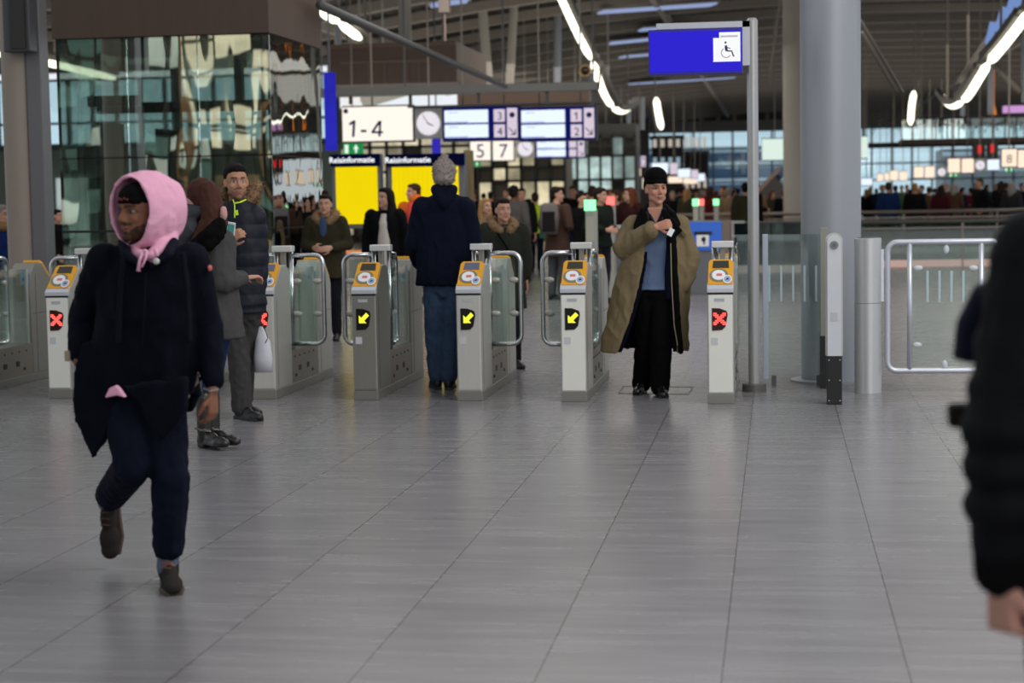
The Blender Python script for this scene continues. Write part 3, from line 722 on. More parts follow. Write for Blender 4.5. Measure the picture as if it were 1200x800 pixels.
# white intercom post
p = gr(978, 474)
t = thing('intercom_post', 'slim white post with round speaker and black base right of the column', 'post', p)
H = at(979, 275, p.y).z
obj('base', MB().box(-.055, .055, 0, .09, 0, .36), black, t, bevel=.004)
prof = [(-.05, .36), (.05, .36), (.05, H-.05)]+[(.05*math.cos(a_), H-.05+.05*math.sin(a_)) for a_ in [math.radians(i*15) for i in range(1, 12)]]+[(-.05, H-.05)]
obj('front_plate', MB().prism(prof, -.004, .02, 'y'), mat('post_white', (206, 208, 212), .35, .2), t)
prof2 = [(x*1.25, z if z < .5 else z+.012) for x, z in prof]
obj('housing', MB().prism([(x, z) for x, z in prof2], .02, .12, 'y'), gsteel, t)
sp = obj('speaker', MB().disc((0, H-.075), .030, -.012, -.004), mat('speaker_grey', (128, 130, 132), .4, .5), t)
obj('speaker_hole', MB().disc((0, H-.075), .012, -.014, -.012), mat('speaker_dark', (96, 98, 100), .5), sp)
obj('label_plate', MB().box(-.024, .024, -.008, -.004, .62, .68), mat('plate_grey2', (184, 186, 190), .5), t)
sc = MB()
for xx in (-.04, .04):
    for z in (.03, .18, .33): sc.disc((xx, z), .005, -.003, 0, 8)
obj('screw', sc, steel_lt, t)
p = gr(966, 455)
t = thing('support_post', 'thin dark grey post just behind the left of the white intercom post', 'post', p)
obj('shaft', MB().box(-.03, .03, 0, .06, 0, 1.28), gsteel_d, t, bevel=.004); obj('base', MB().box(-.033, .033, -.004, .064, 0, .42), black, t)
# bollard
p = gr(1018, 461)
t = thing('bollard', 'thick brushed steel bollard between white post and barrier gate', 'bollard', (p.x, p.y+.1, 0))
Hb = at(1018, 279, p.y).z
obj('upper_tube', MB().lathe([(.103, .70), (.103, Hb-.004), (.099, Hb)], n=48), steel_lt, t, auto=True)
obj('lower_tube', MB().lathe([(.104, 0), (.104, .697)], n=48), steel_lt, t, auto=True)
obj('cap', MB().lathe([(.098, Hb), (.09, Hb+.004)], n=48), dsteel, t)
# barrier gate
Yb = gr(1018, 461).y+.1
def Q(px, py, dy=0): v = at(px, py, Yb+dy); return v
A = Q(1040, 284); B = Q(1172, 434)
t = thing('barrier_gate', 'wide tubular steel swing gate with glass pane right of the bollard', 'gate', (A.x, Yb, 0))
def Lc(px, py): v = Q(px, py); return Vector((v.x-A.x, 0, v.z))
def rr(c, r, a0, a1, n=7): return [c+Vector((r*math.cos(math.radians(a0+(a1-a0)*k/n)), 0, r*math.sin(math.radians(a0+(a1-a0)*k/n)))) for k in range(n+1)]
z1, z0, x0, x1 = A.z, B.z, 0, B.x-A.x; r = .075
P = rr(Vector((x1-r, 0, z0+r)), r, -0, -90)+rr(Vector((x0+r, 0, z0+r)), r, 270, 180)+rr(Vector((x0+r, 0, z1-r)), r, 180, 90)+rr(Vector((x1-r, 0, z1-r)), r, 90, 0)
P.append(P[0])
bt = mat('barrier_tube', (200, 203, 212), .3, .5)
obj('frame_tube', MB().tube(P, .022, 14), bt, t, smooth=True)
xa, xb = Lc(1066, 300).x, Lc(1150, 300).x
for xx in (xa, xb): obj('upright', MB().tube([(xx, 0, z0), (xx, 0, z1)], .02, 14), bt, t, smooth=True)
obj('glass_pane', MB().box(xa+.02, xb-.02, -.005, .005, z0+.03, z1-.03), fglass, t)
for px_, py_, v in ((1109, 292, 1), (1076, 314, 0), (1141, 314, 0), (1075, 404, 0), (1107, 427, 1), (1141, 404, 0)):
    c = Lc(px_, py_); obj('glass_clip', MB().ell(c, (.022 if v else .036, .014, .036 if v else .022)), mat('clip_white', (205, 208, 214), .4), t, smooth=True)
for px_ in (1087, 1101, 1115, 1129):
    c = Lc(px_, 317); e = Lc(px_, 354); obj('frosted_stripe', MB().box(c.x-.009, c.x+.009, -.008, -.0055, e.z, c.z), frost, t)
obj('hinge_strip', MB().box(-.055, -.028, -.02, .02, Lc(1036, 353).z, Lc(1036, 292).z), mat('hinge_white', (212, 216, 224), .4), t)

# service cabinet behind -------------------------------------------------------
p = gr(832, 344.5)
t = thing('service_cabinet', 'grey cabinet with bright blue upper front behind the man in the coat', 'cabinet', p)
Y = p.y; wpx = at(846, 300, Y).x-at(812, 300, Y).x; zt = at(832, 259, Y).z
xl, xr = at(806, 300, Y).x-p.x, at(856, 300, Y).x-p.x; xm = at(846, 300, Y).x-p.x
zb = at(832, 293, Y).z
obj('body', MB().box(xl, xr, 0, .5, 0, zt), mat('cabinet_grey', (104, 106, 112), .5, .2), t, bevel=.01)
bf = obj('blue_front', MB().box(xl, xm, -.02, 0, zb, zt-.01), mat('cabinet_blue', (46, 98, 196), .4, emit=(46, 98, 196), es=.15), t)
obj('handle_slot', MB().box(xl+.10, xm-.15, -.03, -.02, zt-.21, zt-.16), black, bf)
st = obj('white_label', MB().box(xl+.14, xm-.20, -.026, -.02, zb+.06, zb+.24), white, bf)
obj('label_mark', MB().ell((xl+.25, -.028, zb+.17), (.035, .004, .04)).box(xl+.245, xl+.27, -.03, -.026, zb+.09, zb+.16), black, st)
obj('side_post', MB().box(xm, xr, -.03, .2, 0, zt), mat('cabinet_brown', (118, 104, 94), .45, .3), t, bevel=.01)
# second gate row, further away
def far_gate(px, top, Y, w, glow, lab, wl=10):
    x = at(px, 226, Y).x
    t = thing('far_ticket_gate', lab, 'ticket gate', (x, Y, 0), 'ticket gates of the far row')
    zt = at(px, top, Y).z; hw = w/2
    obj('housing', MB().prism([(0, 0), (0, zt-.12), (.1, zt-.1), (.1, zt-.1), (.36, zt-.12), (.36, 0)], -hw, hw), mat('far_gate_body', (168, 168, 160), .4, .2), t, bevel=.01)
    obj('head_light', MB().box(-hw-.01, hw+.01, -.02, .06, zt-.13, zt), emis('head_'+glow, (140, 255, 170) if glow == 'green' else (255, 110, 105), 1.9), t)
    obj('reader', MB().box(-hw+.01, hw-.01, -.012, 0, zt-.5, zt-.2), mat('far_reader', (190, 186, 170), .5), t)
far_gate(691, 234, 21.5, .115, 'green', 'slim pale far gate post with green head light left of the coat man')
far_gate(715, 230, 27, .10, 'red', 'slim far gate post with red head light left of the coat man')
far_gate(815, 233, 34, .10, 'green', 'small far gate light glowing green right of the black hat')
far_gate(822, 233, 37, .08, 'red', 'small far gate light glowing red right of the black hat')
far_gate(839, 233, 38, .10, 'green', 'smallest green gate light further right near the backpack person')
for k, (px, py, wpx, Y, lab) in enumerate(((722, 268, 66, 28.2, 'grey low cabinet of the far gate row behind the coat man'), (860, 262, 20, 37, 'blue-sided low cabinet behind the sign pole'))):
    x0, x1 = at(px-wpx/2, 226, Y).x, at(px+wpx/2, 226, Y).x; zt = at(px, py, Y).z
    t = thing('low_cabinet', lab, 'cabinet', (x0, Y, 0)); obj('body', MB().box(0, x1-x0, 0, .6, 0, zt), mat('low_cab%d' % k, (92, 96, 104) if not k else (52, 92, 170), .5), t, bevel=.02)
    obj('top', MB().box(-.03, x1-x0+.03, -.03, .63, zt, zt+.05), steel_lt, t)

# stair void with balustrades ---------------------------------------------------
Y0 = VY0; brail = mat('balustrade_rail', (134, 124, 116), .4, .5)
def balustrade(x0, x1, Y, H, lab, base=True, posts=2.2):
    t = thing('balustrade', lab, 'balustrade', (x0, Y, 0))
    w = x1-x0
    obj('handrail', MB().tube([(0, 0, H), (w, 0, H)], .045, 12), brail, t, smooth=True)
    obj('lower_rail', MB().box(0, w, -.02, .02, H-.16, H-.12), brail, t)
    obj('glass_panel', MB().box(0, w, -.01, .01, .12, H-.18), glass('balustrade_glass', (150, 170, 164), .10), t)
    n = int(w/posts); m = MB()
    for i in range(n+1): m.box(i*w/n-.02, i*w/n+.02, -.03, .03, 0, H-.02)
    obj('post', m, brail, t)
    if base:
        obj('curb', MB().box(0, w, -.03, .10, 0, .14), mat('curb_lit_pink', (226, 196, 186), .5, emit=(255, 205, 190), es=.25), t)  # pinkish light on the curb put into its colour and glow
balustrade(VX0, VX1, Y0-.1, .93, 'near glass balustrade of the stair opening with pinkish curb')
balustrade(VX0-3, VX1, VY1+.1, 1.03, 'far brown railing on the other side of the stair opening')
v = MB(); v.box(VX0, VX1, VY1-.05, VY1, -3.4, 0).box(VX0, VX0+.05, VY0, VY1, -3.4, 0)
struct('wall_stair_void', v, mat('void_wall', (60, 62, 60), .8))
struct('floor_lower', MB().box(VX0-2, VX1+2, VY0-8, VY1, -3.6, -3.4), mat('lower_floor', (86, 82, 78), .6))
# green-tinted inner glass box right behind the pole (seen through the screens)
Yq = VY0-2.2
t = thing('glass_enclosure', 'low greenish glass enclosure behind the frosted glass screen', 'glass enclosure', (at(858, 226, Yq).x, Yq, 0))
w = at(946, 226, Yq).x-at(858, 226, Yq).x
obj('glass_panel', MB().box(0, w, 0, .02, .15, .98), glass('green_glass', (96, 140, 122), .14), t)
obj('frame', MB().box(0, w, -.03, .05, 0, .15).box(-.02, .03, -.02, .05, 0, 1.0).box(w-.03, w, -.02, .05, 0, 1.0), mat('enclosure_frame', (190, 178, 170), .5), t)

# ================================================================== SIGNS
navy = emis('board_navy', (16, 24, 104), .8); screen = emis('screen_white', (226, 238, 255), 1.15); ivory = emis('lightbox_ivory', (250, 240, 228), 1.12)
lilac = emis('panel_lilac', (222, 208, 222), .95); dsym = mat('symbol_navy', (30, 30, 110), .5); boardcase = mat('board_case', (70, 70, 72), .5, .3)
class Board:
    """things laid on the plane y = Y, measured from the photo at that distance"""
    def __init__(s, Y): s.Y = Y
    def r(s, x0, y0, x1, y1, f=0, b=.02, o=None):
        p, q = at(x0, y0, s.Y), at(x1, y1, s.Y)
        return MB().box(p.x-o.x, q.x-o.x, -b, -f, q.z-o.z, p.z-o.z)
def platform_box(Y, x0, y0, x1, y1, txt, lab, size=.8, cx=None, group='lit platform number boxes', tcol=None, lum=None):
    p, q = at(x0, y0, Y), at(x1, y1, Y); w, h = q.x-p.x, p.z-q.z
    t = thing('platform_sign', lab, 'platform sign', (p.x, Y, q.z), group)
    obj('case', MB().box(-.01, w+.01, .0, .25, -.03, h+.03), boardcase, t, bevel=.01)
    obj('sign_face', MB().box(0, w, -.01, 0, 0, h), lum or ivory, t)
    if Y > 50: hangers(t, [(w*.5, .12, h)])
    if txt: text(txt, h*size, tcol or dsym, t, ((cx if cx is not None else .5)*w, -.014, h*.42), 'number')
    return t
def clock(Y, x0, y0, x1, y1, lab, panel=True):
    p, q = at(x0, y0, Y), at(x1, y1, Y); w, h = q.x-p.x, p.z-q.z
    t = thing('station_clock', lab, 'clock', (p.x, Y, q.z), 'station clocks')
    obj('case', MB().box(0, w, 0, .2, 0, h), mat('clock_grey', (176, 176, 172), .5), t)
    r = min(w, h)*.42; c = (w/2, h/2)
    hangers(t, [(w*.5, .1, h)])
    f = obj('clock_face', MB().disc(c, r, -.02, 0, 36), emis('clock_white', (238, 232, 240), .98), t)
    m = MB()
    for k in range(12):
        a = k*PI/6; e = Vector((math.sin(a), 0, math.cos(a))); o = Vector((c[0], -.024, c[1])); m.bar(o+e*r*.80, o+e*r*.9, .004, r*.07, (0, 1, 0))
    obj('hour_mark', m, dsym, f)
    o = Vector((c[0], -.03, c[1]))
    for nm, a, l, ww in (('hour_hand', math.radians(117), .5, .09), ('minute_hand', math.radians(-33), .82, .055)):
        e = Vector((math.sin(a), 0, math.cos(a))); obj(nm, MB().bar(o-e*r*.12, o+e*r*l, .004, r*ww*1.0, Vector((e.z, 0, -e.x))), dsym, f)
    return t
def departures(Y, x0, y0, x1, y1, nums, lab, detail=True):
    p, q = at(x0, y0, Y), at(x1, y1, Y); w, h = q.x-p.x, p.z-q.z
    t = thing('departure_board', lab, 'departure board', (p.x, Y, q.z), 'departure boards')
    obj('case', MB().box(-.02, w+.02, 0, .3, -.02, h+.02), boardcase, t)
    obj('board_face', MB().box(0, w, -.01, 0, 0, h), navy, t); hangers(t, [(w*.25, .15, h), (w*.8, .15, h)])
    for z0, z1 in ((.08, .48), (.53, .92)):
        s = obj('screen', MB().box(w*.02, w*.60, -.016, -.01, h*z0, h*z1), screen, t)
        obj('text_line', MB().box(w*.02, w*.33, -.019, -.016, h*(z0+.01), h*(z0+.035)).box(w*.08, w*.2, -.019, -.016, h*(z1-.08), h*(z1-.065)), emis('line_blue', (120, 140, 220), .8), s)
    for n, z0, z1 in ((nums[0], .54, .92), (nums[1], .07, .46)):
        k = obj('track_panel', MB().box(w*.675, w*.82, -.016, -.01, h*z0, h*z1), lilac, t)
        if n: text(n, h*.34, dsym, k, (w*.755, -.02, h*(z0+.16)), 'number')
        if n == '1': k_ = Vector((w*.755, -.02, h*(z0+.16))); obj('number_flag', MB().bar(k_+Vector((-.005, 0, h*.115)), k_+Vector((-h*.07, 0, h*.06)), .004, h*.03, (0, 0, 1)), dsym, k)
    k = obj('arrow_panel', MB().box(w*.85, w*.985, -.016, -.01, h*.05, h*.95), lilac, t)
    m = MB().disc((w*.918, h*.74), h*.085, -.02, -.016, 20); obj('round_symbol', m, dsym, k)
    c = Vector((w*.915, -.019, h*.25)); u = h*.10
    m = MB().bar(c+Vector((-u, 0, u)), c+Vector((u, 0, -u)), .004, u*.3, (1, 0, 1)).bar(c+Vector((u, 0, -u*1.1)), c+Vector((u, 0, u*.5)), .004, u*.3, (1, 0, 0)).bar(c+Vector((u*1.1, 0, -u)), c+Vector((-u*.5, 0, -u)), .004, u*.3, (0, 0, 1))
    obj('arrow', m, dsym, k)
    return t
Y1 = 36.0
t = platform_box(Y1, 401, 126, 484, 164, '', 'long cream lit platform sign reading 1-4 below the truss', .92, .34)
P = at(401, 126, Y1); z = at(484, 164, Y1).z; hangers(t, [(.6, .12, .6)])
def pz(px, py): v = at(px, py, Y1); return (v.x-P.x, v.z-z)
obj('number', MB().prism([pz(412.6, 160.5), pz(415.6, 160.5), pz(416.8, 141), pz(414.2, 141), pz(409, 144.5), pz(410, 147), pz(413.4, 145.2)], -.016, -.01, 'y'), dsym, t)
obj('dash', MB().prism([pz(423, 155), pz(429.6, 155), pz(429.6, 152), pz(423, 152)], -.016, -.01, 'y'), dsym, t)
obj('number', MB().prism([pz(443.4, 160), pz(446.2, 160), pz(446.4, 156.2), pz(449, 156.2), pz(449, 153.6), pz(446.5, 153.6), pz(447.2, 141.5), pz(443.8, 141.5), pz(435.6, 153.8), pz(435.4, 156.2), pz(443.6, 156.2)], -.016, -.01, 'y'), dsym, t)
obj('number_gap', MB().prism([pz(439, 153.6), pz(443.9, 153.6), pz(444.4, 146)], -.017, -.0161, 'y'), ivory, t)
obj('small_emblem', MB().box(.03, .12, -.014, -.01, (P.z-z)-.12, (P.z-z)-.03), dsym, t)
clock(Y1, 485.5, 127, 518.5, 162, 'largest station clock in a grey panel right of the 1-4 sign')
departures(Y1, 519, 126.5, 608, 163, ('3', '4'), 'blue departure board with tracks 3 and 4 beside the large clock')
departures(Y1, 609, 126.5, 698, 163, ('1', '2'), 'blue departure board with tracks 1 and 2 at the right end of the truss')
p, q = at(478, 126, Y1), at(706, 121, Y1)
o = obj('board_hood', MB().box(p.x, q.x, Y1-.05, Y1+.35, p.z+.03, q.z), mat('hood_grey', (120, 116, 112), .6, .2)); tag(o, 'long grey ribbed hood on top of the clock and departure boards', 'hood')
Yt = 35.2; a, b = at(346, 109, Yt), at(700, 100, Yt); a.z = at(523, 110, Yt).z; b.z = a.z+.17
t = thing('sign_truss', 'long grey beam crossing above the 1-4 sign and departure boards', 'beam', (a.x, Yt, a.z))
obj('beam', MB().box(0, b.x-a.x, 0, .3, 0, b.z-a.z), mat('truss_grey', (140, 138, 132), .5, .3), t, bevel=.01)
hg = MB()
for px in (410, 480, 560, 640, 694): x = at(px, 226, Yt).x-a.x; hg.box(x, x+.06, .1, .16, at(px, 122, Yt).z-a.z, 0)
obj('bracket', hg, greym, t); hangers(t, [(x_, .22, .1) for x_ in (.5, 2.2, 4.2, b.x-a.x-.1)], greym)
cd = at(686, 83, 34)
t = thing('ceiling_camera', 'round dark security camera with brass ring beside the glowing line', 'camera', cd)
obj('ring', MB().lathe([(.11, -.0), (.12, .03), (.11, .06)], n=24), mat('brass_ring', (176, 140, 86), .35, .6), t).rotation_euler = (PI/2, 0, 0)
obj('dome', MB().ell((0, -.05, 0), (.085, .05, .085)), mat('dome_dark', (40, 26, 22), .15), t, smooth=True)
obj('arm', MB().tube([(.08, .05, 0), (.28, .05, .02), (.24, .05, -.35)], .02, 8), dsteel, t)
sp = at(521, 8, 30)
t = thing('hanging_loudspeaker', 'beige box loudspeaker on a thin rod at the top edge', 'loudspeaker', sp)
obj('housing', MB().box(-.09, .09, -.08, .08, -.1, .14), mat('speaker_beige', (178, 160, 146), .5), t, bevel=.01)
obj('rod', MB().tube([(0, 0, -.1), (0, 0, at(521, 48, 30).z-sp.z)], .018, 8), mat('speaker_beige', (178, 160, 146)), t)
Y2 = 55.0
platform_box(Y2, 551, 164, 575, 187.5, '5', 'square lit platform sign reading 5', .95)
platform_box(Y2, 577.5, 164, 602, 187.5, '7', 'square lit platform sign reading 7', .95)
clock(Y2, 604, 163.5, 627, 184.5, 'middle-sized station clock between the 7 sign and a blue board')
departures(Y2, 628, 164, 686, 184.5, ('', ''), 'smaller blue departure board below the board with tracks 1 and 2')
Y3 = 84.0
platform_box(Y3, 665.5, 182, 682, 199, '8', 'small square lit platform sign reading 8', .95, tcol=mat('number_pale', (120, 110, 130)))
platform_box(Y3, 684, 182, 700.5, 199, '9', 'small square lit platform sign reading 9', .95, tcol=mat('number_pale', (120, 110, 130)))
clock(Y3, 703, 181, 718, 197, 'small station clock right of the 9 sign')
departures(Y3, 719, 183, 757, 196, ('', ''), 'small blue departure board right of the 9 sign clock')
warm = emis('warm_lightbox', (255, 228, 204), 1.15)
for x0, y0, x1, y1, Y, k, lab in ((722, 197, 736, 206, 100, 'w', 'tiny cream lit box under the small departure board, left one'), (737.5, 197, 751, 206, 100, 'w', 'tiny cream lit box under the small departure board, right one'),
    (764, 191, 783, 203, 90, 's', 'small lit screen just above right of the black hat, first of the far row'), (785, 191, 794, 204, 92, 'p', 'small pink lit panel right of the black hat'),
    (794.5, 198, 809, 208, 100, 's', 'small lit screen in the far row, second one'), (810, 199, 818, 209, 101, 'p', 'tiny pink lit panel in the far row'), (815.5, 203.5, 826, 212, 110, 's', 'tiny lit screen in the far row, third one'),
    (783, 207, 800, 214, 112, 'w', 'tiny warm lit strip below the far screens'), (801, 209, 818, 215, 118, 'w', 'tiniest warm lit strip below the far screens'),
    (893, 163, 923, 187, 60, 'g', 'pale green-white lit panel between sign pole and thick column'),
    (1009, 160, 1017, 185, 60, 'g', 'pale lit panel just right of the thick grey column'),
    (1009, 209, 1022, 217, 70, 's', 'oval bright light just right of the thick column above heads'),
    (1174, 175, 1191.5, 195, 52, 'w', 'largest warm square platform sign near the right edge'), (1193, 176, 1214, 196, 52, 'w', 'warm square platform sign cut by the right edge'),
    (1111, 186, 1125, 202, 66, 'w', 'warm square platform sign, left one of the middle right pair'), (1127, 186, 1141, 202, 66, 'w', 'warm square platform sign, right one of the middle right pair'),
    (1157, 187, 1171, 199, 60, 's', 'lit white board between the clock and the largest warm sign'),
    (1071, 195.5, 1082, 208, 84, 'w', 'warm lit sign, left one of the third pair right of the column'), (1084, 195, 1095, 208, 84, 'w', 'warm lit sign, right one of the third pair right of the column'),
    (1043, 200, 1052, 211, 100, 'w', 'small warm lit sign, third from the thick column'), (1054, 201, 1063, 211, 101, 'w', 'small warm lit sign, fourth from the thick column'),
    (1028, 204, 1035, 212, 115, 'w', 'tiny warm lit sign nearest the thick column'), (1036.5, 203, 1042, 211, 116, 'w', 'tiny warm lit sign second from the thick column')):
    mm = {'w': warm, 's': screen, 'p': lilac, 'g': emis('pale_panel', (222, 240, 228), 1.0)}[k]
    t = platform_box(Y, x0, y0, x1, y1, '8' if lab.startswith('largest') else '', lab, .7, group='distant lit signs', tcol=mat('number_pale', (120, 110, 130)), lum=mm)
clock(60, 1142, 186, 1155, 201, 'small round clock between the pair of warm signs and white board')
clock(84, 1098, 195, 1109, 208, 'tiny round clock right of the third pair of warm signs')
for x, y, lab in ((1148, 175, 'small red light figure, left one above the right-hand clock'), (1163, 174, 'small red light figure, right one above the white board')):
    p = at(x, y, 62); t = thing('red_signal', lab, 'signal light', p, 'red signals'); obj('lamp', MB().box(-.05, .05, -.02, .02, -.14, .14), emis('red_sig', (240, 40, 40), 1.3), t); obj('case', MB().box(-.19, .19, .02, .1, -.35, .3), dsteel, t); hangers(t, [(0, .06, .3)])
grn = emis('exit_green', (40, 150, 80), .8); exw = emis('exit_white', (230, 250, 235), 1)
for x0, y0, x1, y1, Y, lab in ((402, 168, 425, 181, 37, 'green exit sign with white arrow under the 1-4 sign'), (551, 189, 563, 195.5, 56, 'small green exit sign under the 5 sign'), (667, 201, 679, 208, 85, 'tiny green exit sign under the 8 sign'),
    (1112, 203, 1124, 207, 67, 'tiny green exit sign under the middle right pair of warm signs'), (1177, 196, 1189, 201, 53, 'small green exit sign under the largest warm sign')):
    p, q = at(x0, y0, Y), at(x1, y1, Y); w, h = q.x-p.x, p.z-q.z
    t = thing('exit_sign', lab, 'exit sign', (p.x, Y, q.z), 'green exit signs')
    obj('sign_face', MB().box(0, w, -.01, .08, 0, h), grn, t); hangers(t, [(w*.5, .06, h)], r=.01)
    obj('arrow', MB().prism([(w*.62, h*.15), (w*.72, h*.15), (w*.72, h*.5), (w*.82, h*.45), (w*.67, h*.9), (w*.52, h*.45), (w*.62, h*.5)], -.015, -.01, 'y'), exw, t)
    obj('door_symbol', MB().box(w*.08, w*.28, -.015, -.01, h*.12, h*.88), exw, t)
# yellow timetable boards
Yy = 27.5
ybm = emis('timetable_yellow', (250, 222, 10), .95, .04, 2)
for x0, x1, lab in ((388, 446, 'yellow lit timetable board with navy header, left one'), (453, 545, 'yellow lit timetable board with navy header behind the man in the bobble hat')):
    p = at(x0, 181, Yy); q = at(x1, 266, Yy); w = q.x-p.x
    t = thing('timetable_board', lab, 'timetable board', (p.x, Yy, 0), 'timetable boards')
    H = p.z
    obj('cabinet', MB().box(0, w, .03, .3, q.z-.02, H), mat('cabinet_steel_grey', (104, 108, 116), .45, .4), t, bevel=.01)
    hd = obj('header', MB().box(-.01, w+.01, -.03, .04, H-.19, H), emis('header_navy', (8, 12, 44), .8), t)
    yx0, yx1 = (393, 443) if x0 < 400 else (459, 538)
    A, B = at(yx0, 196, Yy), at(yx1, 262, Yy)
    yl = obj('timetable', MB().box(A.x-p.x, B.x-p.x, 0, .03, B.z, A.z), ybm, t)
    m = MB(); nn = 14
    for i in range(nn):
        xx = A.x-p.x+(B.x-A.x)*(i+.5)/nn; m.box(xx-.012, xx+.012, -.001, .0, B.z+.05+.02*(i % 3), A.z-.06)
    obj('text_column', m, emis('timetable_ink', (247, 219, 10), .94), yl)
    text('Reisinformatie', .125, emis('lettering_white', (245, 248, 255), 1.2), hd, ((w*.44 if x0 < 400 else w*.28), -.033, H-.095), 'lettering', bold=.0015)
    lg = MB()
    for xx in (.1, w-.16): lg.box(xx, xx+.06, .1, .18, 0, q.z)
    obj('leg', lg, dsteel, t)
p = at(379, 85, 30); q = at(393, 176, 30)
o = obj('blue_banner', MB().box(p.x, q.x, 30, 30.15, q.z, p.z), emis('banner_blue', (48, 48, 196), .75, .15, 1.5)); tag(o, 'tall bright blue hanging banner right of the pavilion', 'banner'); obj('hanger', MB().box((p.x+q.x)/2-.015, (p.x+q.x)/2+.015, 30.05, 30.09, p.z, roofz(p.x, 0)+.3), greym, o)
p = at(402, 112, 44); q = at(420, 124, 44)
o = obj('light_box', MB().box(p.x, q.x, 44, 44.2, q.z, p.z), emis('box_white', (240, 238, 235), 1)); tag(o, 'small white light box behind the truss above the 1-4 sign', 'light box'); obj('hanger', MB().box(p.x+.1, p.x+.13, 44.1, 44.13, p.z, roofz(p.x, 0)+.3), greym, o)
p = at(412, 98, 45); q = at(496, 124, 45)
o = obj('pale_awning', MB().prism([(p.x+.3, q.z), (q.x-.4, q.z+.3), (q.x, p.z), (p.x, p.z)], 45, 45.3, 'y').box(p.x+.8, p.x+.83, 45.1, 45.13, p.z-.1, roofz(p.x, 0)+.4), mat('pale_awning_paint', (190, 190, 178), .6)); tag(o, 'pale slanting panel behind the truss above the 1-4 sign', 'panel')
p = at(506, 172, 44); q = at(516, 179, 44)
o = obj('small_blue_sign', MB().box(p.x, q.x, 44, 44.1, q.z-.1, p.z+.2), emis('small_blue', (60, 50, 190), .8)); tag(o, 'small blue lit sign under the large clock', 'sign'); obj('hanger', MB().box(p.x+.1, p.x+.13, 44.03, 44.06, p.z+.2, roofz(p.x, 0)+.3), greym, o)
o = obj('wood_column', MB().box(at(544, 226, 28).x, at(552, 226, 28).x, 28, 28.3, 0, at(545, 176, 28).z), mat('ochre_column', (122, 104, 66), .6)); tag(o, 'narrow ochre column right of the second timetable board', 'column')
o = obj('light_strip', MB().box(at(395, 226, 31).x, at(420, 226, 31).x, 31, 31.3, at(395, 300, 31).z, at(395, 294, 31).z).box(at(398, 226, 31).x, at(400, 226, 31).x, 31.1, 31.2, 0, at(395, 298, 31).z), emis('orange_glow', (236, 150, 90), .8)); tag(o, 'low orange lit strip right of the olive parka woman', 'light strip')
# planted walkway at right
Yw = 69.0; a, b = at(1012, 166, Yw), at(1260, 134, Yw)
t = thing('walkway', 'upper walkway with railing and hanging plants over the right-hand crowd', 'walkway', (a.x, Yw, a.z))
w, h = b.x-a.x, b.z-a.z
obj('deck', MB().box(1.4, w, 0, 2.0, -.12, .05), brown2, t)
m = MB()
for i in range(16): m.box(1.4+i*(w-1.4)/15-.02, 1.4+i*(w-1.4)/15+.02, 0, .05, 0, h)
m.box(1.4, w, -.02, .05, h-.06, h)
obj('railing', m, dsteel, t)
obj('glass_panel', MB().box(1.4, w, .06, .08, .05, h-.06), gglass, t)
hangers(t, [(2.2, 1, .05), (6, 1, .05)], r=.03); obj('beam', MB().box(0, w, 2, 2.2, -.2, 0).box(0, .1, 1, 1.3, -.2, 2), dsteel, t)
for i in range(18):
    px = 1022+i*10.4; py = 146+random.uniform(-5, 6); Yk = Yw-.08
    c = at(px, py, Yk); m = MB()
    for j in range(26):
        d = Vector((random.uniform(-.13, .13), random.uniform(-.1, .05), random.gauss(0, .10))); s_ = random.uniform(.04, .08)
        e = Vector((random.uniform(-1, 1), random.uniform(-1, 1), random.uniform(-.6, 1))).normalized()*s_; f_ = e.cross(Vector((.3, .2, 1))).normalized()*s_*.4
        m.add([d-e, d+f_, d+e, d-f_], [(0, 1, 2, 3)])
    o = obj('hanging_plant', m, mat('leaf_green%d' % (i % 3), ((44, 62, 40), (70, 78, 44), (58, 46, 36))[i % 3], .7), loc=c)
    tag(o, '%s leafy plant on the walkway railing %s' % (('dark green', 'olive green', 'brownish')[i % 3], ('near the short light line' if i < 6 else 'in the middle of the walkway' if i < 12 else 'near the right edge')), 'plant', 'plants on the walkway, %s' % ('green', 'olive', 'brown')[i % 3]+' '+('left', 'middle', 'right')[min(2, i//6)])
o = obj('orange_pennant', MB().box(at(1165, 134, 68).x-.02, at(1165, 134, 68).x+.02, 68.1, 68.14, at(1165, 120, 68).z, roofz(at(1165, 134, 68).x, 0)+.3).prism([(at(1160, 134, 68).x, at(1160, 134, 68).z), (at(1168, 134, 68).x, at(1168, 134, 68).z), (at(1165, 118, 68).x, at(1165, 118, 68).z)], 68, 68.3, 'y'), emis('orange_p', (236, 130, 40), .8)); tag(o, 'small orange pointed light beside the right-hand strut', 'lamp')
o = obj('pink_light_box', MB().box(at(1176, 226, 68).x, at(1210, 226, 68).x, 68, 68.4, at(1176, 132, 68).z, at(1176, 124, 68).z), emis('pink_box', (214, 160, 220), .9)); tag(o, 'long pink lit box at the right edge above the walkway', 'light box')
# escalator behind the sign pole
t = thing('escalator', 'escalator rising to the right behind the sign pole', 'escalator', at(872, 248, 58))
c = at(872, 248, 58)
for dy in (0, 1.2):
    P_ = [at(868, 250, 58+dy)-c, at(914, 200, 58+dy)-c]
    obj('handrail', MB().bar(P_[0]+Vector((0, 0, .1)), P_[1]+Vector((0, 0, .1)), .1, .12), mat('escalator_rail', (176, 148, 128), .5), t)
    obj('side_panel', MB().bar(P_[0]-Vector((0, 0, .35)), P_[1]-Vector((0, 0, .35)), .06, .7), mat('escalator_side', (92, 88, 84), .4, .3), t)
obj('steps', MB().bar(at(868, 256, 58.6)-c, at(914, 206, 58.6)-c, 1.1, .2), dsteel, t)
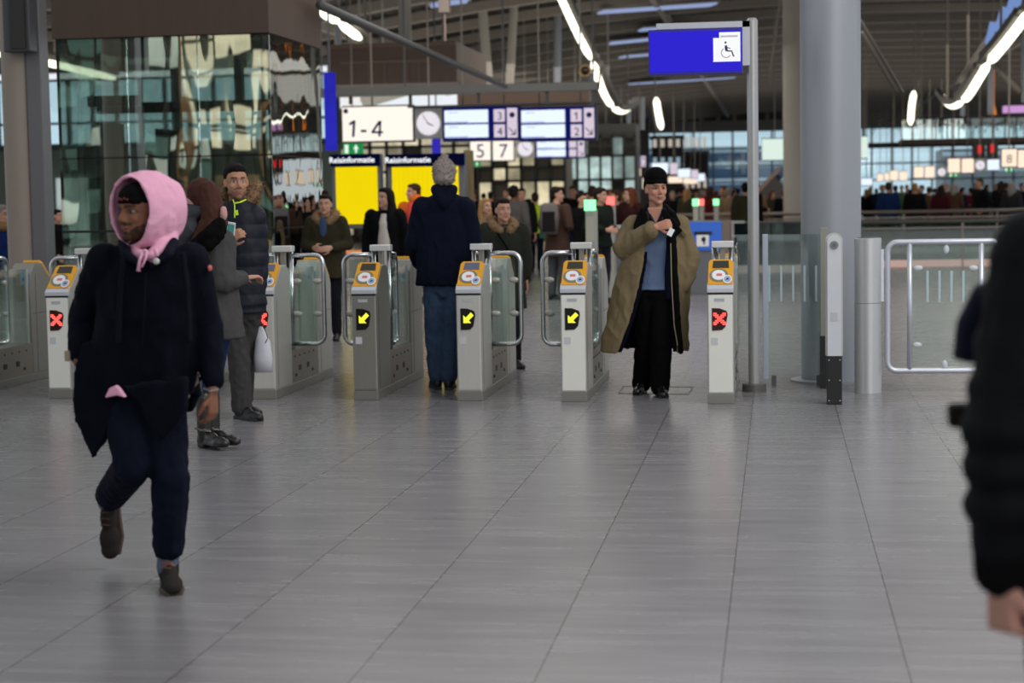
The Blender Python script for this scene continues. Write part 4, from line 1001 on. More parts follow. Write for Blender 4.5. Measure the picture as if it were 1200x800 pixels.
# ================================================================== PEOPLE
def fabric(name, col, rough=.9, bump=.25, bscale=160, var=.06, spec=.1):
    return mat('cloth_'+name, col, rough, 0, bump=bump, bscale=bscale, var=var, vscale=12, spec=spec)
def skin_mat():
    m = bpy.data.materials.new('skin'); m.use_nodes = True; nt = m.node_tree; b = nt.nodes['Principled BSDF']
    a = nt.nodes.new('ShaderNodeAttribute'); a.attribute_name = 'tone'; n = nt.nodes.new('ShaderNodeTexNoise'); n.inputs['Scale'].default_value = 70
    mx = nt.nodes.new('ShaderNodeMix'); mx.data_type = 'RGBA'; mx.blend_type = 'MULTIPLY'; mx.inputs[0].default_value = .12
    nt.links.new(a.outputs['Color'], mx.inputs[6]); nt.links.new(n.outputs['Color'], mx.inputs[7]); nt.links.new(mx.outputs[2], b.inputs['Base Color'])
    b.inputs['Roughness'].default_value = .6; b.inputs['Specular IOR Level'].default_value = .2; return m
SKIN = skin_mat()
def hframe(c, yaw, pitch, s): return Matrix.Translation(c) @ Matrix.Rotation(yaw, 4, 'Z') @ Matrix.Rotation(pitch, 4, 'X') @ Matrix.Scale(s, 4)
def hell(mb, H, c, r, n=16, m=12):
    """ellipsoid given in head space"""
    R3 = H.to_3x3(); return mb.ell(H @ Vector(c), r, R3, n, m)
def add_head(mb, H, ears=True):
    hell(mb, H, (0, .014, .030), (.075, .094, .088), 20, 14)
    hell(mb, H, (0, -.012, -.035), (.063, .074, .080), 18, 12)
    hell(mb, H, (0, -.030, -.080), (.047, .050, .040))
    hell(mb, H, (0, -.071, -.104), (.023, .018, .017))
    hell(mb, H, (0, -.074, .026), (.046, .017, .011))           # brow
    for s in (-1, 1):
        hell(mb, H, (s*.037, -.060, -.028), (.022, .017, .020)) # cheek
        hell(mb, H, (s*.011, -.091, -.036), (.008, .009, .007)) # nostril wing
        hell(mb, H, (s*.045, -.02, -.07), (.018, .04, .022))    # jaw
        if ears:
            hell(mb, H, (s*.077, .012, -.010), (.008, .017, .030)); hell(mb, H, (s*.072, .004, -.022), (.008, .012, .014))
    P = [H @ Vector(p) for p in ((0, -.078, .018), (0, -.088, -.004), (0, -.100, -.022), (0, -.103, -.033))]
    sc = H.to_scale().x
    mb.tube(P, [.008*sc, .009*sc, .011*sc, .009*sc], 10)
    hell(mb, H, (0, -.099, -.031), (.011, .011, .009))
    hell(mb, H, (0, -.081, -.060), (.021, .012, .007)); hell(mb, H, (0, -.080, -.072), (.018, .012, .008))
    hell(mb, H, (0, -.072, -.052), (.030, .014, .014))
def add_hand(mb, w, fwd, pn, s=1.0, curl=.5, spread=1.0, thumb=1, side_flip=1):
    fwd = fwd.normalized(); pn = (pn-fwd*pn.dot(fwd)).normalized(); sd = fwd.cross(pn).normalized()*side_flip
    for k, o in enumerate((-.030, -.010, .010, .030)):
        b0 = w+sd*o*.55*s; b1 = w+fwd*.088*s+sd*o*s*spread
        mb.chain([b0, b1], [.015*s, .0125*s], 10)
        L = (.062, .078, .084, .072)[k]*s; d = fwd.copy(); p = b1; pts = [p]; a = 0
        for j, fr in enumerate((.45, .32, .23)):
            a += curl*(.9, 1.1, .8)[j]; d = fwd*math.cos(a)+pn*math.sin(a); p = p+d*L*fr; pts.append(p)
        mb.chain(pts, [.0098*s, .0092*s, .0083*s, .0072*s], 10)
    mb.ell(w+fwd*.045*s, (.036*s, .036*s, .036*s), Matrix((sd, fwd, pn)).transposed() @ Matrix.Diagonal((1, 1.25, .42)), 14, 10)
    t0 = w+fwd*.025*s+sd*.022*s; t1 = t0+(fwd*.6+sd*.75+pn*.25).normalized()*.045*s; t2 = t1+(fwd*.9+sd*.2+pn*.5).normalized()*.032*s; t3 = t2+(fwd*.8-sd*.1+pn*.6).normalized()*.026*s
    mb.chain([t0, t1, t2, t3], [.0145*s, .012*s, .0105*s, .008*s], 10)
def paint(me, H, skin, lips=None, brows=None, beard=None, beardz=-.045, eyes=True, stub=0):
    n = len(me.vertices); co = np.empty(n*3, 'f'); me.vertices.foreach_get('co', co); co = co.reshape(-1, 3)
    Hi = np.array(H.inverted(), 'f'); p = co @ Hi[:3, :3].T+Hi[:3, 3]
    base = np.tile(np.array(lin(skin), 'f'), (n, 1))
    def mixc(mask, c, a): 
        base[mask] = base[mask]*(1-a)+np.array(lin(c), 'f')*a
    x, y, z = np.abs(p[:, 0]), p[:, 1], p[:, 2]
    front = (y < -.045) & (np.abs(z) < .14)
    if beard is not None:
        mixc((x < .08) & (y < .02) & (z < beardz-.25*x*0+np.where(x < .03, 0, (x-.03)*.7)) & (z > -.135) & ~((x < .022) & (z > -.080) & (z < -.052) & (y < -.07)), beard, .8-stub)
        mixc(front & (x < .034) & (z > -.056) & (z < -.044) & (y < -.07), beard, .75-stub)
    mixc(front & ((x/.021)**2+((z+.066)/.010)**2 < 1) & (y < -.072), lips or (168, 92, 84), .8)
    mixc(front & (x < .017) & (np.abs(z+.066+x*.12) < .0018) & (y < -.07), (60, 26, 22), .8)
    mixc(front & (x > .013) & (x < .048) & (np.abs(z-.0275+.10*np.abs(x-.03)) < .0055), brows or (50, 36, 28), .8)
    ex = ((x-.031)/.015)**2+((z-.002)/.0072)**2
    if eyes:
        mixc(front & (ex < 2.1), tuple(v*.55 for v in skin), .5)
        mixc(front & (ex < 1), (206, 196, 190), .85)
        mixc(front & (((x-.031)/.0068)**2+((z-.002)/.0068)**2 < 1), (34, 22, 18), .95)
    else: mixc(front & (ex < 2.0), tuple(v*.5 for v in skin), .6)  # eye socket shading painted as darker skin
    mixc(front & (x < .03) & (x > .004) & (z > -.046) & (z < -.040) & (y < -.084), tuple(v*.5 for v in skin), .5)
    a = me.color_attributes.new('tone', 'FLOAT_COLOR', 'POINT'); a.data.foreach_set('color', base.ravel())
def eyeballs(H, root, dxy=0.0):
    s = H.to_scale().x
    for k in (-1, 1):
        c = H @ Vector((k*.031, -.0585, .002))
        o = obj('eye', MB().ell((0, 0, 0), (.0125*s, .0125*s, .0085*s), None, 16, 12), mat('eye_white', (128, 118, 112), .4), root, loc=c, smooth=True)
        d = (H.to_3x3() @ Vector((dxy, -1, 0))).normalized()
        obj('iris', MB().ell(d*.0074*s, (.0074*s,)*3, None, 12, 8), mat('iris_dark', (26, 18, 14), .15), o, smooth=True)

def std(s=1.0, yaw=0, lean=0.0, stride=.0, arms='down', tw=0):
    """default joints, figure facing local -Y then turned by yaw"""
    V = Vector
    j = dict(hip=V((0, 0, .93)), chest=V((0, -lean*.6, 1.24)), neck=V((0, .012-lean, 1.45)), head=V((0, -.018-lean*1.3, 1.605)))
    for k, sx in (('a', -1), ('b', 1)):
        st = stride*sx
        j['sh'+k] = V((sx*.172, .01-lean, 1.40)); j['hp'+k] = V((sx*.088, 0, .90))
        j['kn'+k] = V((sx*.095, -.02-st*.5-(.05 if st else 0), .49)); j['an'+k] = V((sx*.095, .03-st, .085)); j['toe'+k] = V((sx*.115, -.16-st, .03))
        if arms == 'down': e, w_ = V((sx*.235, .03-lean*.8, 1.13)), V((sx*.245, -.05+st*.6, .89))
        elif arms == 'pocket': e, w_ = V((sx*.27, .09, 1.14)), V((sx*.19, -.07, .96))
        elif arms == 'bent': e, w_ = V((sx*.25, .04, 1.13)), V((sx*.10, -.22, 1.10))
        else: e, w_ = V((sx*.24, -.02, 1.12)), V((sx*.14, -.26, 1.22))
        j['el'+k] = e; j['wr'+k] = w_
    R = Matrix.Rotation(yaw, 3, 'Z')
    for k in j: j[k] = R @ (j[k]*s)
    j['yaw'] = yaw; j['s'] = s; j['hyaw'] = yaw; j['hpitch'] = 0; return j
def torso_secs(j, e=0.0, e2=None, shw=None):
    s = j['s']; yw = j['yaw']; h, c, n = j['hip'], j['chest'], j['neck']; sh = (j['sha']-j['shb']).length/2
    top = (j['sha']+j['shb'])/2
    return [(h-Vector((0, 0, .10*s)), .145*s+e, .105*s+e, yw), (h, .168*s+e, .118*s+e, yw), (h.lerp(c, .5), .145*s+e, .102*s+e, yw), (c, .162*s+e, .118*s+e, yw),
            (c.lerp(top, .55), sh*1.02+e, .112*s+e, yw), (top+Vector((0, 0, -.015*s)), sh*.98+e*.9, .088*s+e, yw), (top+Vector((0, 0, .035*s+e*.4)), sh*.62+e*.5, .068*s+e*.6, yw), (n, .060*s+e*.5, .058*s+e*.5, yw)]
def body(j, root, H, skin, vox=.008, hands=(None, None), kw={}, ears=True, eyes=True):
    mb = MB(); s = j['s']
    mb.loft(torso_secs(j, -.012)); mb.chain([j['neck']-Vector((0, 0, .04)), j['head']+Vector((0, 0, -.03))], [.056*s, .052*s])
    for k in 'ab':
        mb.chain([j['sh'+k], j['el'+k], j['wr'+k]], [.050*s, .038*s, .027*s])
        mb.chain([j['hp'+k], j['kn'+k], j['an'+k]], [.080*s, .052*s, .036*s])
        mb.chain([j['an'+k], j['toe'+k].lerp(j['an'+k], .3)-Vector((0, 0, .02))], [.030*s, .016*s])
    add_head(mb, H, ears)
    for k, hd in zip('ab', hands):
        d = (j['wr'+k]-j['el'+k]).normalized()
        if hd is None: hd = (d, Vector((-j['wr'+k].x+j['hip'].x, -j['wr'+k].y+j['hip'].y, 0)).normalized(), .45)
        fw, pn, cu = hd[:3]; add_hand(mb, j['wr'+k]+fw.normalized()*.01*s, fw, pn, s*1.0, cu, side_flip=(hd[3] if len(hd) > 3 else 1))
    me = remesh(mb, vox, 2); paint(me, H, skin, eyes=eyes, **kw)
    return link('body', me, SKIN, root)
def upper(j, root, name, m, length=.12, e=.026, flare=.02, vox=.012, wr=.006, sleeve=True, cuff=0, armr=1.0, collar=True, puff=0, extra=None, smooth=3, wscale=9):
    """jacket, coat or sweater: torso with a hem, sleeves, stand-up collar"""
    mb = MB(); s = j['s']; S = torso_secs(j, e)
    h = j['hip']; yw = j['yaw']
    secs = []; n = 3
    for i in range(n, 0, -1):
        t = i/n; secs.append((h-Vector((0, 0, length*t)), .172*s+e+flare*t, .125*s+e+flare*t, yw))
    mb.loft(secs+S[1:])
    if sleeve:
        for k in 'ab':
            a, b, c = j['sh'+k], j['el'+k], j['wr'+k]
            mb.chain([a-Vector((0, 0, .012)), b, c-(c-b).normalized()*.045], [(.064*s+e*.9)*armr, (.052*s+e*.75)*armr, (.040*s+e*.6)*armr])
    if collar: mb.loft([(j['neck']-Vector((0, 0, .05*s)), .088*s, .085*s, yw), (j['neck']+Vector((0, 0, .012*s)), .076*s, .076*s, yw)])
    if puff:
        for p0, p1, r in [(j['sh'+k], j['el'+k], .07*s+e) for k in 'ab']+[(j['el'+k], j['wr'+k], .058*s+e) for k in 'ab']:
            pass
    if extra: extra(mb)
    me = remesh(mb, vox, smooth, wr, wscale)
    if puff:
        n = len(me.vertices); co = np.empty(n*3, 'f'); me.vertices.foreach_get('co', co); co = co.reshape(-1, 3)
        no = np.array([v.normal[:] for v in me.vertices], 'f'); d = np.abs(np.sin(co[:, 2]*PI/puff))**.5*.008-.004
        me.vertices.foreach_set('co', (co+no*d[:, None]).ravel()); me.update()
    return link(name, me, m, root)
def trousers(j, root, m, vox=.012, r=(.098, .074, .062), low=.05, wr=.006, name='trousers', upto=.08):
    mb = MB(); s = j['s']; h = j['hip']; yw = j['yaw']
    mb.loft([(h-Vector((0, 0, .13*s)), .12*s, .085*s, yw), (h-Vector((0, 0, .06*s)), .17*s, .12*s, yw), (h+Vector((0, 0, upto)), .158*s, .11*s, yw)])
    for k in 'ab':
        a, b, c = j['hp'+k], j['kn'+k], j['an'+k]
        d = (c-b).normalized(); c2 = c-d*(low-.05)
        mb.chain([a-Vector((0, 0, .02)), b, c2], [r[0]*s, r[1]*s, r[2]*s])
    return link(name, remesh(mb, vox, 3, wr, 12), m, root)
def shoe(j, k, root, m, vox=.009, sole=None, name='shoe', high=0, s=None):
    s = s or j['s']; a, t = j['an'+k], j['toe'+k]
    d = (t-a); d.normalize(); mb = MB()
    base = a+(-Vector((0, 0, 1)) if abs(d.z) < .6 else Vector((0, 1, 0))*.0)*0
    fl = Vector((t.x-a.x, t.y-a.y, 0)); L = fl.length
    if abs(t.z-a.z) < .12:                         # flat foot
        f = fl.normalized(); sd = Vector((-f.y, f.x, 0)); z0 = min(t.z, a.z)-.028
        R = Matrix((sd, f, Vector((0, 0, 1)))).transposed()
        heel = Vector((a.x, a.y, z0))-f*.055*s
        for q, rr in ((.0, (.036, .045, .045)), (.10, (.036, .07, .048)), (.19, (.044, .065, .036)), (.235, (.040, .045, .030))):
            mb.ell(heel+f*(q+.03)*s+Vector((0, 0, rr[2]*s*.9)), (rr[0]*s, rr[1]*s, rr[2]*s), R)
        mb.chain([a+Vector((0, 0, .0)), Vector((a.x, a.y, z0+.05))+f*.0], [.045*s, .045*s])
        if high: mb.chain([a+Vector((0, 0, high)), a], [.056*s, .050*s])
        mb.prism([tuple((heel+f*y_*s+sd*x_*s).xy) for x_, y_ in ((-.028, 0), (.028, 0), (.034, .12), (.044, .21), (.030, .28), (-.030, .28), (-.044, .21), (-.034, .12))], z0, z0+.028, 'z')
        if name == 'boot': mb.prism([tuple((heel+f*y_*s+sd*x_*s).xy) for x_, y_ in ((-.03, .0), (.03, .0), (.03, .075), (-.03, .075))], z0-.02, z0+.03, 'z')
        o = link(name, remesh(mb, vox, 2), m, root)
        if sole:
            sm = MB().prism([tuple((heel+f*y_*s+sd*x_*s).xy) for x_, y_ in ((-.032, -.012), (.032, -.012), (.038, .12), (.050, .21), (.034, .29), (-.034, .29), (-.050, .21), (-.038, .12))], z0-.004, z0+.02, 'z')
            obj('sole', sm, sole, o, bevel=.006)
        return o
    f = d; up = Vector((0, -1, .3)); sd = f.cross(up).normalized(); up = sd.cross(f).normalized()
    R = Matrix((sd, f, up)).transposed(); heel = a-f*.05*s-up*.03*s
    for q, rr in ((.0, (.036, .045, .045)), (.10, (.036, .07, .048)), (.19, (.046, .065, .036)), (.235, (.042, .045, .030))):
        mb.ell(heel+f*(q+.03)*s+up*rr[2]*s*.6, (rr[0]*s, rr[1]*s, rr[2]*s), R)
    mb.chain([a, a+(j['kn'+k]-a).normalized()*.03], [.045*s, .045*s])
    o = link(name, remesh(mb, vox, 2), m, root)
    if sole:
        pts = [heel+f*y_*s+sd*x_*s-up*.02 for x_, y_ in ((-.032, -.012), (.032, -.012), (.038, .12), (.050, .21), (.034, .29), (-.034, .29), (-.050, .21), (-.038, .12))]
        n = 8; sm = MB(); sm.add([p-up*.006 for p in pts]+[p+up*.016 for p in pts], [tuple(range(n)), tuple(range(n, 2*n))[::-1]]+[(i, (i+1) % n, n+(i+1) % n, n+i) for i in range(n)])
        obj('sole', sm, sole, o, bevel=.006)
    return o
def hair(H, root, m, kind='short', vox=.008, name='hair', length=.3, bulk=1.0, wr=.004, bun=False):
    mb = MB(); s = H.to_scale().x
    R = H.to_3x3()
    hell(mb, H, (0, .026, .046), (.082*bulk, .094*bulk, .083*bulk), 20, 14)
    hell(mb, H, (0, .055, -.01), (.074*bulk, .062*bulk, .075))
    if kind == 'short': hell(mb, H, (0, -.02, .085), (.062, .062, .034))
    if kind in ('long', 'longback'):
        hell(mb, H, (0, .04, .02), (.098*bulk, .090*bulk, .105*bulk))
        L = length
        for sx in (-1, 1):
            mb.chain([H @ Vector((sx*.062, .02, .02)), H @ Vector((sx*.082, .03, -.10)), H @ Vector((sx*.085, .01, -L*.7)), H @ Vector((sx*.075, -.01, -L))], [.038*s, .042*s, .04*s, .022*s])
        mb.chain([H @ Vector((0, .07, 0)), H @ Vector((0, .085, -.15)), H @ Vector((0, .09, -L))], [.075*s, .085*s, .06*s])
        hell(mb, H, (0, .0, .09), (.07, .075, .036))
    if bun: hell(mb, H, (0, .03, .135), (.045, .045, .035))
    me = remesh(mb, vox, 2, wr, 26, .3)
    return link(name, me, m, root)
def furry(name, mb, m, root, n=500, L=.02, vox=.01):
    me = remesh(mb, vox, 1, .006, 40, 1)
    o = link(name, me, m, root)
    rnd = random.Random(3); t = MB(); vs = me.vertices
    for _ in range(n):
        v = vs[rnd.randrange(len(vs))]; d = (v.normal+Vector((rnd.gauss(0, .4), rnd.gauss(0, .4), rnd.gauss(-.2, .4)))).normalized()*L*rnd.uniform(.6, 1.4)
        a = d.cross(Vector((rnd.random(), rnd.random(), rnd.random()))).normalized()*.0035
        b = d.cross(a).normalized()*.0035
        t.add([v.co+a, v.co-a*.5+b, v.co-a*.5-b, v.co+d], [(0, 1, 2), (0, 3, 1), (1, 3, 2), (2, 3, 0)])
    obj('fur_tuft', t, m, o)
    return o
def root_of(px, py, label, group=None):
    p = gr(px, py); return thing('person', label, 'person', p, group), p
def rel(p): return lambda px, py, dy=0.0: at(px, py, p.y+dy)-p

navyc = fabric('navy_black', (10, 12, 23)); blackc = fabric('black', (9, 9, 10)); navy2 = fabric('navy', (16, 20, 40)); jeans = fabric('jeans', (60, 76, 102), bscale=220)
# ---------------------------------------------------------------- man with the pink hood
R_, p = root_of(196, 684, 'walking man with pink hood over a dark beanie, dark coat and lifted foot'); q = rel(p)
j = std(.92)
j.update(hip=q(166, 452, .02), chest=q(170, 370, -.03), neck=q(172, 292, -.03), head=q(163, 248, -.075),
         sha=q(122, 304, -.02), shb=q(224, 303, .02), ela=q(99, 372, .10), wra=q(93, 424, .02), elb=q(243, 385, .05), wrb=q(249, 457, -.04),
         hpa=q(146, 462, .02), hpb=q(190, 462, .02), kna=q(156, 545, -.10), ana=q(127, 584, .30), toea=q(128, 636, .26), knb=q(200, 560, -.06), anb=q(197, 656, .0), toeb=q(202, 684, -.17))
j['yaw'] = -.12
j['toeb'].z = .03
HD = hframe(j['head'], -.50, .02, .97); HH = hframe(q(161, 248, -.065), -.38, .02, 1.02)
body(j, R_, HD, (130, 88, 68), .0055, hands=((Vector((1, -.1, -.5)), Vector((0, 1, 0)), .5), (Vector((0.0, -.05, -1)), Vector((-1, .2, 0)), .55, -1)), kw=dict(lips=(132, 84, 78), brows=(22, 16, 14), beard=(20, 15, 13), beardz=-.070), eyes=False, ears=False)
eyeballs(HD, R_, -.35)
def p1coat(mb):
    h = j['hip']
    # A-line skirt of the coat, left tail hanging lower
    mb.loft([(q(165, 462, .04), .232, .16, -.1), (q(168, 430, .02), .235, .160, -.12), (q(170, 380, 0), .215, .15, -.12), (q(171, 330, 0), .21, .135, -.12), (q(172, 300, 0), .185, .105, -.12), (q(172, 284, 0), .11, .08, -.12)])
    for poly, y0_, y1_ in (([(164, 446), (237, 436), (237, 470), (227, 492), (212, 508), (202, 499), (182, 468)], -.215, -.165), ([(104, 398), (150, 425), (147, 462), (138, 492), (126, 520), (117, 534), (104, 508), (95, 480), (95, 440)], -.09, -.03), ([(98, 430), (120, 438), (150, 500), (198, 494), (224, 440), (222, 466), (212, 486), (130, 505), (104, 500)], .13, .16)):
        mb.prism([(q(*w_).x, q(*w_).z) for w_ in poly], y0_, y1_, 'y')
me_ = upper(j, R_, 'coat', navyc, .0, .024, .0, .009, .010, extra=p1coat, armr=.98, collar=False, wscale=7)
m = MB(); hr = R_
for sx, rr in ((-1, 0), (1, 0)): m.chain([q(172+sx*5, 312, -.175), q(172+sx*24, 298, -.145), q(174+sx*30, 284, -.04)], [.010, .022, .022])
link('collar', remesh(m, .009, 2), fabric('collar_navy', (17, 19, 31)), R_)
m = MB(); m.chain([q(146, 300, -.155), q(141, 340, -.165), q(139, 400, -.18)], [.013, .013, .012]); m2_ = MB(); m2_.chain([q(214, 298, -.135), q(219, 340, -.14), q(222, 400, -.15)], [.013, .013, .012])
link('strap', remesh(m, .007, 1), fabric('strap_dark', (15, 17, 26)), R_); link('strap', remesh(m2_, .007, 1), fabric('strap_dark', (15, 17, 26)), R_)
m = MB(); m.tube([q(171, 320, -.19), q(168, 380, -.195), q(163, 440, -.20)], .004, 6); obj('placket', m, fabric('placket', (10, 12, 22)), R_, smooth=True)
obj('cuff_band', MB().tube([q(238, 455, -.085), q(246, 458, -.10), q(256, 456, -.06)], .003, 6), mat('piping_grey', (120, 124, 134)), R_)
trousers(j, R_, fabric('dark_denim', (15, 19, 34), bscale=220), .009, (.105, .086, .073), low=.115, wr=.008)
link('pink_shirt_hem', remesh(MB().prism([(q(*w_).x, q(*w_).z) for w_ in ((149, 458), (154, 447), (161, 444), (166, 449), (172, 458), (163, 455))], -.25, -.22, 'y'), .004, 1, .002), fabric('pink', (226, 166, 190)), R_)
sock = fabric('sock_grey', (92, 100, 118)); m = MB(); m.chain([q(198, 644, 0), q(196, 664, -.005)], [.047, .045]); link('sock', remesh(m, .007, 1), sock, R_)
m = MB(); m.chain([q(134, 572, .22), q(127, 588, .29)], [.047, .047]); link('sock', remesh(m, .007, 1), sock, R_)
suede = fabric('suede_dark', (44, 40, 38)); sole = mat('sole_brown', (70, 56, 48), .7)
lace = mat('lace_brown', (86, 52, 38), .8)
for k in 'ab':
    o = shoe(j, k, R_, suede, .007, sole, s=1.0)
    a, t_ = j['an'+k], j['toe'+k]; d = (t_-a).normalized(); lc = MB()
    for i in range(3):
        c = a.lerp(t_, .28+.14*i)+Vector((0, -.045, .035 if k == 'b' else .0)); lc.tube([c+Vector((-.02, 0, 0)), c+Vector((0, -.012, .004)), c+Vector((.02, 0, 0))], .0028, 6)
    obj('lace', lc, lace, o)
# hood: shell open at the face
def hood(H, root, m, outer=(.120, .150, .148), c=(0, .03, .015), open_y=-.075, vox=.006, th=.018, name='hood', wrk=.004, point=0):
    mb = MB(); n = 28; rings = []
    for inner in (0, 1):
        rg = []
        ths = [math.acos(max(-1, min(1, -open_y/outer[1])))+(PI-.02-math.acos(max(-1, min(1, -open_y/outer[1]))))*i/12 for i in range(13)]
        for t in ths:
            k = 1 if not inner else 1
            rx, ry, rz = (outer[0]-th*inner, outer[1]-th*inner, outer[2]-th*inner)
            rg.append([H @ Vector((c[0]+rx*math.sin(t)**.38*math.cos(2*PI*a/n), c[1]-ry*math.cos(t), c[2]+rz*math.sin(t)**.38*math.sin(2*PI*a/n)*(1.0 if math.sin(2*PI*a/n) > 0 else 1.12))) for a in range(n)])
        rings.append(rg)
    allr = rings[0][::-1]+rings[1]
    vs = [v for rg in allr for v in rg]; fs = []
    for i in range(len(allr)-1):
        for k in range(n): fs.append((i*n+k, i*n+(k+1) % n, (i+1)*n+(k+1) % n, (i+1)*n+k))
    fs += [tuple(range(n))[::-1], tuple((len(allr)-1)*n+k for k in range(n))]
    mb.add(vs, fs)
    return mb
mb = hood(HH, R_, None, (.118, .152, .148), (.004, .055, .012), -.108, th=.010)
mb.chain([q(196, 262, .05), q(194, 284, -.0), q(186, 298, -.08), q(176, 300, -.15)], [.05, .055, .042, .02])
mb.chain([q(150, 284, -.02), q(160, 298, -.12), q(174, 300, -.155)], [.02, .022, .018])
pinkc = fabric('pink', (232, 168, 194)); link('hood', remesh(mb, .006, 2, .007, 11, .4), pinkc, R_)
dr = MB(); dr.tube([q(168, 294, -.19), q(164, 304, -.21), q(162, 318, -.215)], [.006, .006, .008], 8); dr.tube([q(172, 294, -.19), q(171, 302, -.21), q(166, 313, -.215)], .005, 8); dr.ell(q(170, 294, -.19), (.012, .008, .008)); dr.tube([q(182, 292, -.17), q(184, 300, -.18)], .008, 8)
obj('drawstring', dr, pinkc, R_, smooth=True)
obj('snap_button', MB().ell(q(183, 306, -.185), (.014, .008, .013)), mat('button_pearl', (196, 200, 196), .3), R_, smooth=True)
mb = MB(); hell(mb, HD, (0, .006, .062), (.077, .092, .062), 20, 14); hell(mb, HD, (0, .000, .046), (.079, .093, .026), 20, 12)
bo = link('beanie', remesh(mb, .006, 2, .004, 30), blackc, R_)
m = MB()
for i in range(5): hell(m, HD, (-.02+i*.013, -.097+abs(i-1.5)*.003, .052+(i % 2)*.005), (.006, .003, .005))
obj('cap_mark', m, mat('dull_red', (110, 34, 30), .6), bo, smooth=True)
obj('arm_badge', MB().ell(q(246, 314, -.02), (.008, .02, .013)), mat('badge_red', (180, 90, 90)), R_)
obj('toggle', MB().box(-.012, .012, -.006, .006, -.022, .022), mat('toggle_tan', (150, 136, 116)), R_, loc=q(79, 417, -.03), bevel=.004)

# ---------------------------------------------------------------- man in the long coat
R_, p = root_of(765, 462, 'man in a long open olive coat and black knit hat walking through a gate'); q = rel(p)
j = std(.98)
j.update(hip=q(766, 336), chest=q(766, 290, -.02), neck=q(768, 245, -.01), head=q(769, 221, -.03),
         sha=q(743, 263), shb=q(796, 263), ela=q(732, 290, -.06), wra=q(768, 266, -.22), elb=q(808, 302, .02), wrb=q(800, 336, -.05),
         hpa=q(756, 340), hpb=q(778, 340), kna=q(757, 400, .04), ana=q(752, 447, .16), toea=q(748, 451, .0), knb=q(775, 402, -.08), anb=q(774, 451, -.06), toeb=q(777, 463, -.24))
j['toea'].z = .03; j['toeb'].z = .03; j['ana'].z = .09; j['anb'].z = .085
HD = hframe(j['head'], .42, .0, 1.04)
body(j, R_, HD, (196, 142, 118), .0055, hands=((Vector((1, -.12, .22)), Vector((.1, 1, -.1)), .95, -1), None), kw=dict(lips=(170, 100, 92), brows=(110, 90, 74), beard=(150, 130, 118), beardz=-.07, stub=.55), eyes=False)
eyeballs(HD, R_, .3)
mb = MB(); hell(mb, HD, (0, .012, .085), (.086, .102, .078), 20, 14); hell(mb, HD, (0, .010, .048), (.089, .104, .030), 20, 12); hell(mb, HD, (0, .05, .02), (.082, .075, .055))
link('knit_hat', remesh(mb, .007, 2, .004, 34), blackc, R_)
upper(j, R_, 'sweater', fabric('steel_blue_knit', (96, 112, 142), bump=.4), .02, .016, .0, .009, .004, armr=.8, collar=False)
m = MB(); m.chain([q(759, 245, -.11), q(768.5, 266, -.135), q(778, 245, -.11)], [.014, .010, .014]); link('shirt_collar', remesh(m, .006, 1), fabric('shirt_navy', (34, 42, 66)), R_)
m = MB(); m.prism([(q(*w_).x, q(*w_).z) for w_ in ((760, 243), (777, 243), (775, 252), (769, 265), (762, 252))], -.128, -.08, 'y'); link('neck_skin', remesh(m, .006, 1), mat('neck_tone', (182, 130, 108), .6), R_)
trousers(j, R_, blackc, .01, (.12, .088, .078), low=.03, wr=.007, upto=.0)
for k in 'ab': shoe(j, k, R_, mat('black_leather', (20, 20, 22), .25), .008, black)
# coat shell with a front gap
def shell(secs, th=.014, n=30):
    """secs: centre, rx, ry, start angle, end angle (deg, 270 = front)"""
    vs = []; fs = []; m = len(secs)
    for c, rx, ry, a0, a1 in secs:
        for t in (0, th):
            for k in range(n+1):
                a = math.radians(a0+(a1-a0)*k/n); vs.append(Vector(c)+Vector(((rx-t)*math.cos(a), (ry-t)*math.sin(a), 0)))
    W_ = 2*(n+1)
    for i in range(m-1):
        o, u = i*W_, (i+1)*W_
        for k in range(n):
            fs.append((o+k, o+k+1, u+k+1, u+k)); fs.append((o+n+1+k, u+n+1+k, u+n+2+k, o+n+2+k))
        fs.append((o, u, u+n+1, o+n+1)); fs.append((o+n, o+2*n+1, u+2*n+1, u+n))
    for o in (0, (m-1)*W_):
        for k in range(n): fs.append((o+k, o+n+1+k, o+n+2+k, o+k+1))
    return vs, fs
def cs(px0, px1, py, g0, g1, ry=.15, dy=0):      # coat section spanning px0..px1, gap between px g0..g1
    a, b = q(px0, py), q(px1, py); c = (a+b)/2+Vector((0, dy, 0)); rx = (b.x-a.x)/2
    u0 = max(-1, min(1, (q(g0, py).x-c.x)/rx)); u1 = max(-1, min(1, (q(g1, py).x-c.x)/rx))
    A1 = 360-math.degrees(math.acos(u0)); A0 = -math.degrees(math.acos(u1))
    return (c, rx, ry, A0, A1)
secs = [cs(704, 807, 411, 724, 797, .25, .0), cs(705, 808, 395, 731, 796, .24), cs(711, 808, 370, 740, 794, .22), cs(718, 809, 340, 748, 792, .20), cs(726, 808, 310, 754, 790, .18), cs(731, 806, 285, 757, 787, .165), cs(735, 803, 268, 759, 782, .145), cs(741, 798, 259, 761, 778, .12), cs(752, 786, 251, 763, 774, .09)]
coatm = fabric('olive_khaki', (120, 106, 80), bump=.2, bscale=120)
vs, fs = shell(secs, .022)
mb = MB().add(vs, fs)
for k in 'ab':
    a, b, c = j['sh'+k], j['el'+k], j['wr'+k]; e_ = c-(c-b)*(.18 if k == 'a' else .02)
    mb.chain([a-Vector((0, 0, .02)), b, e_], [.092, .092, .072])
link('coat', remesh(mb, .0075, 2, .012, 7, .35), coatm, R_)
secs2 = [(c, rx-.024, ry-.024, a0-2, a1+2) for c, rx, ry, a0, a1 in secs[:-1]]
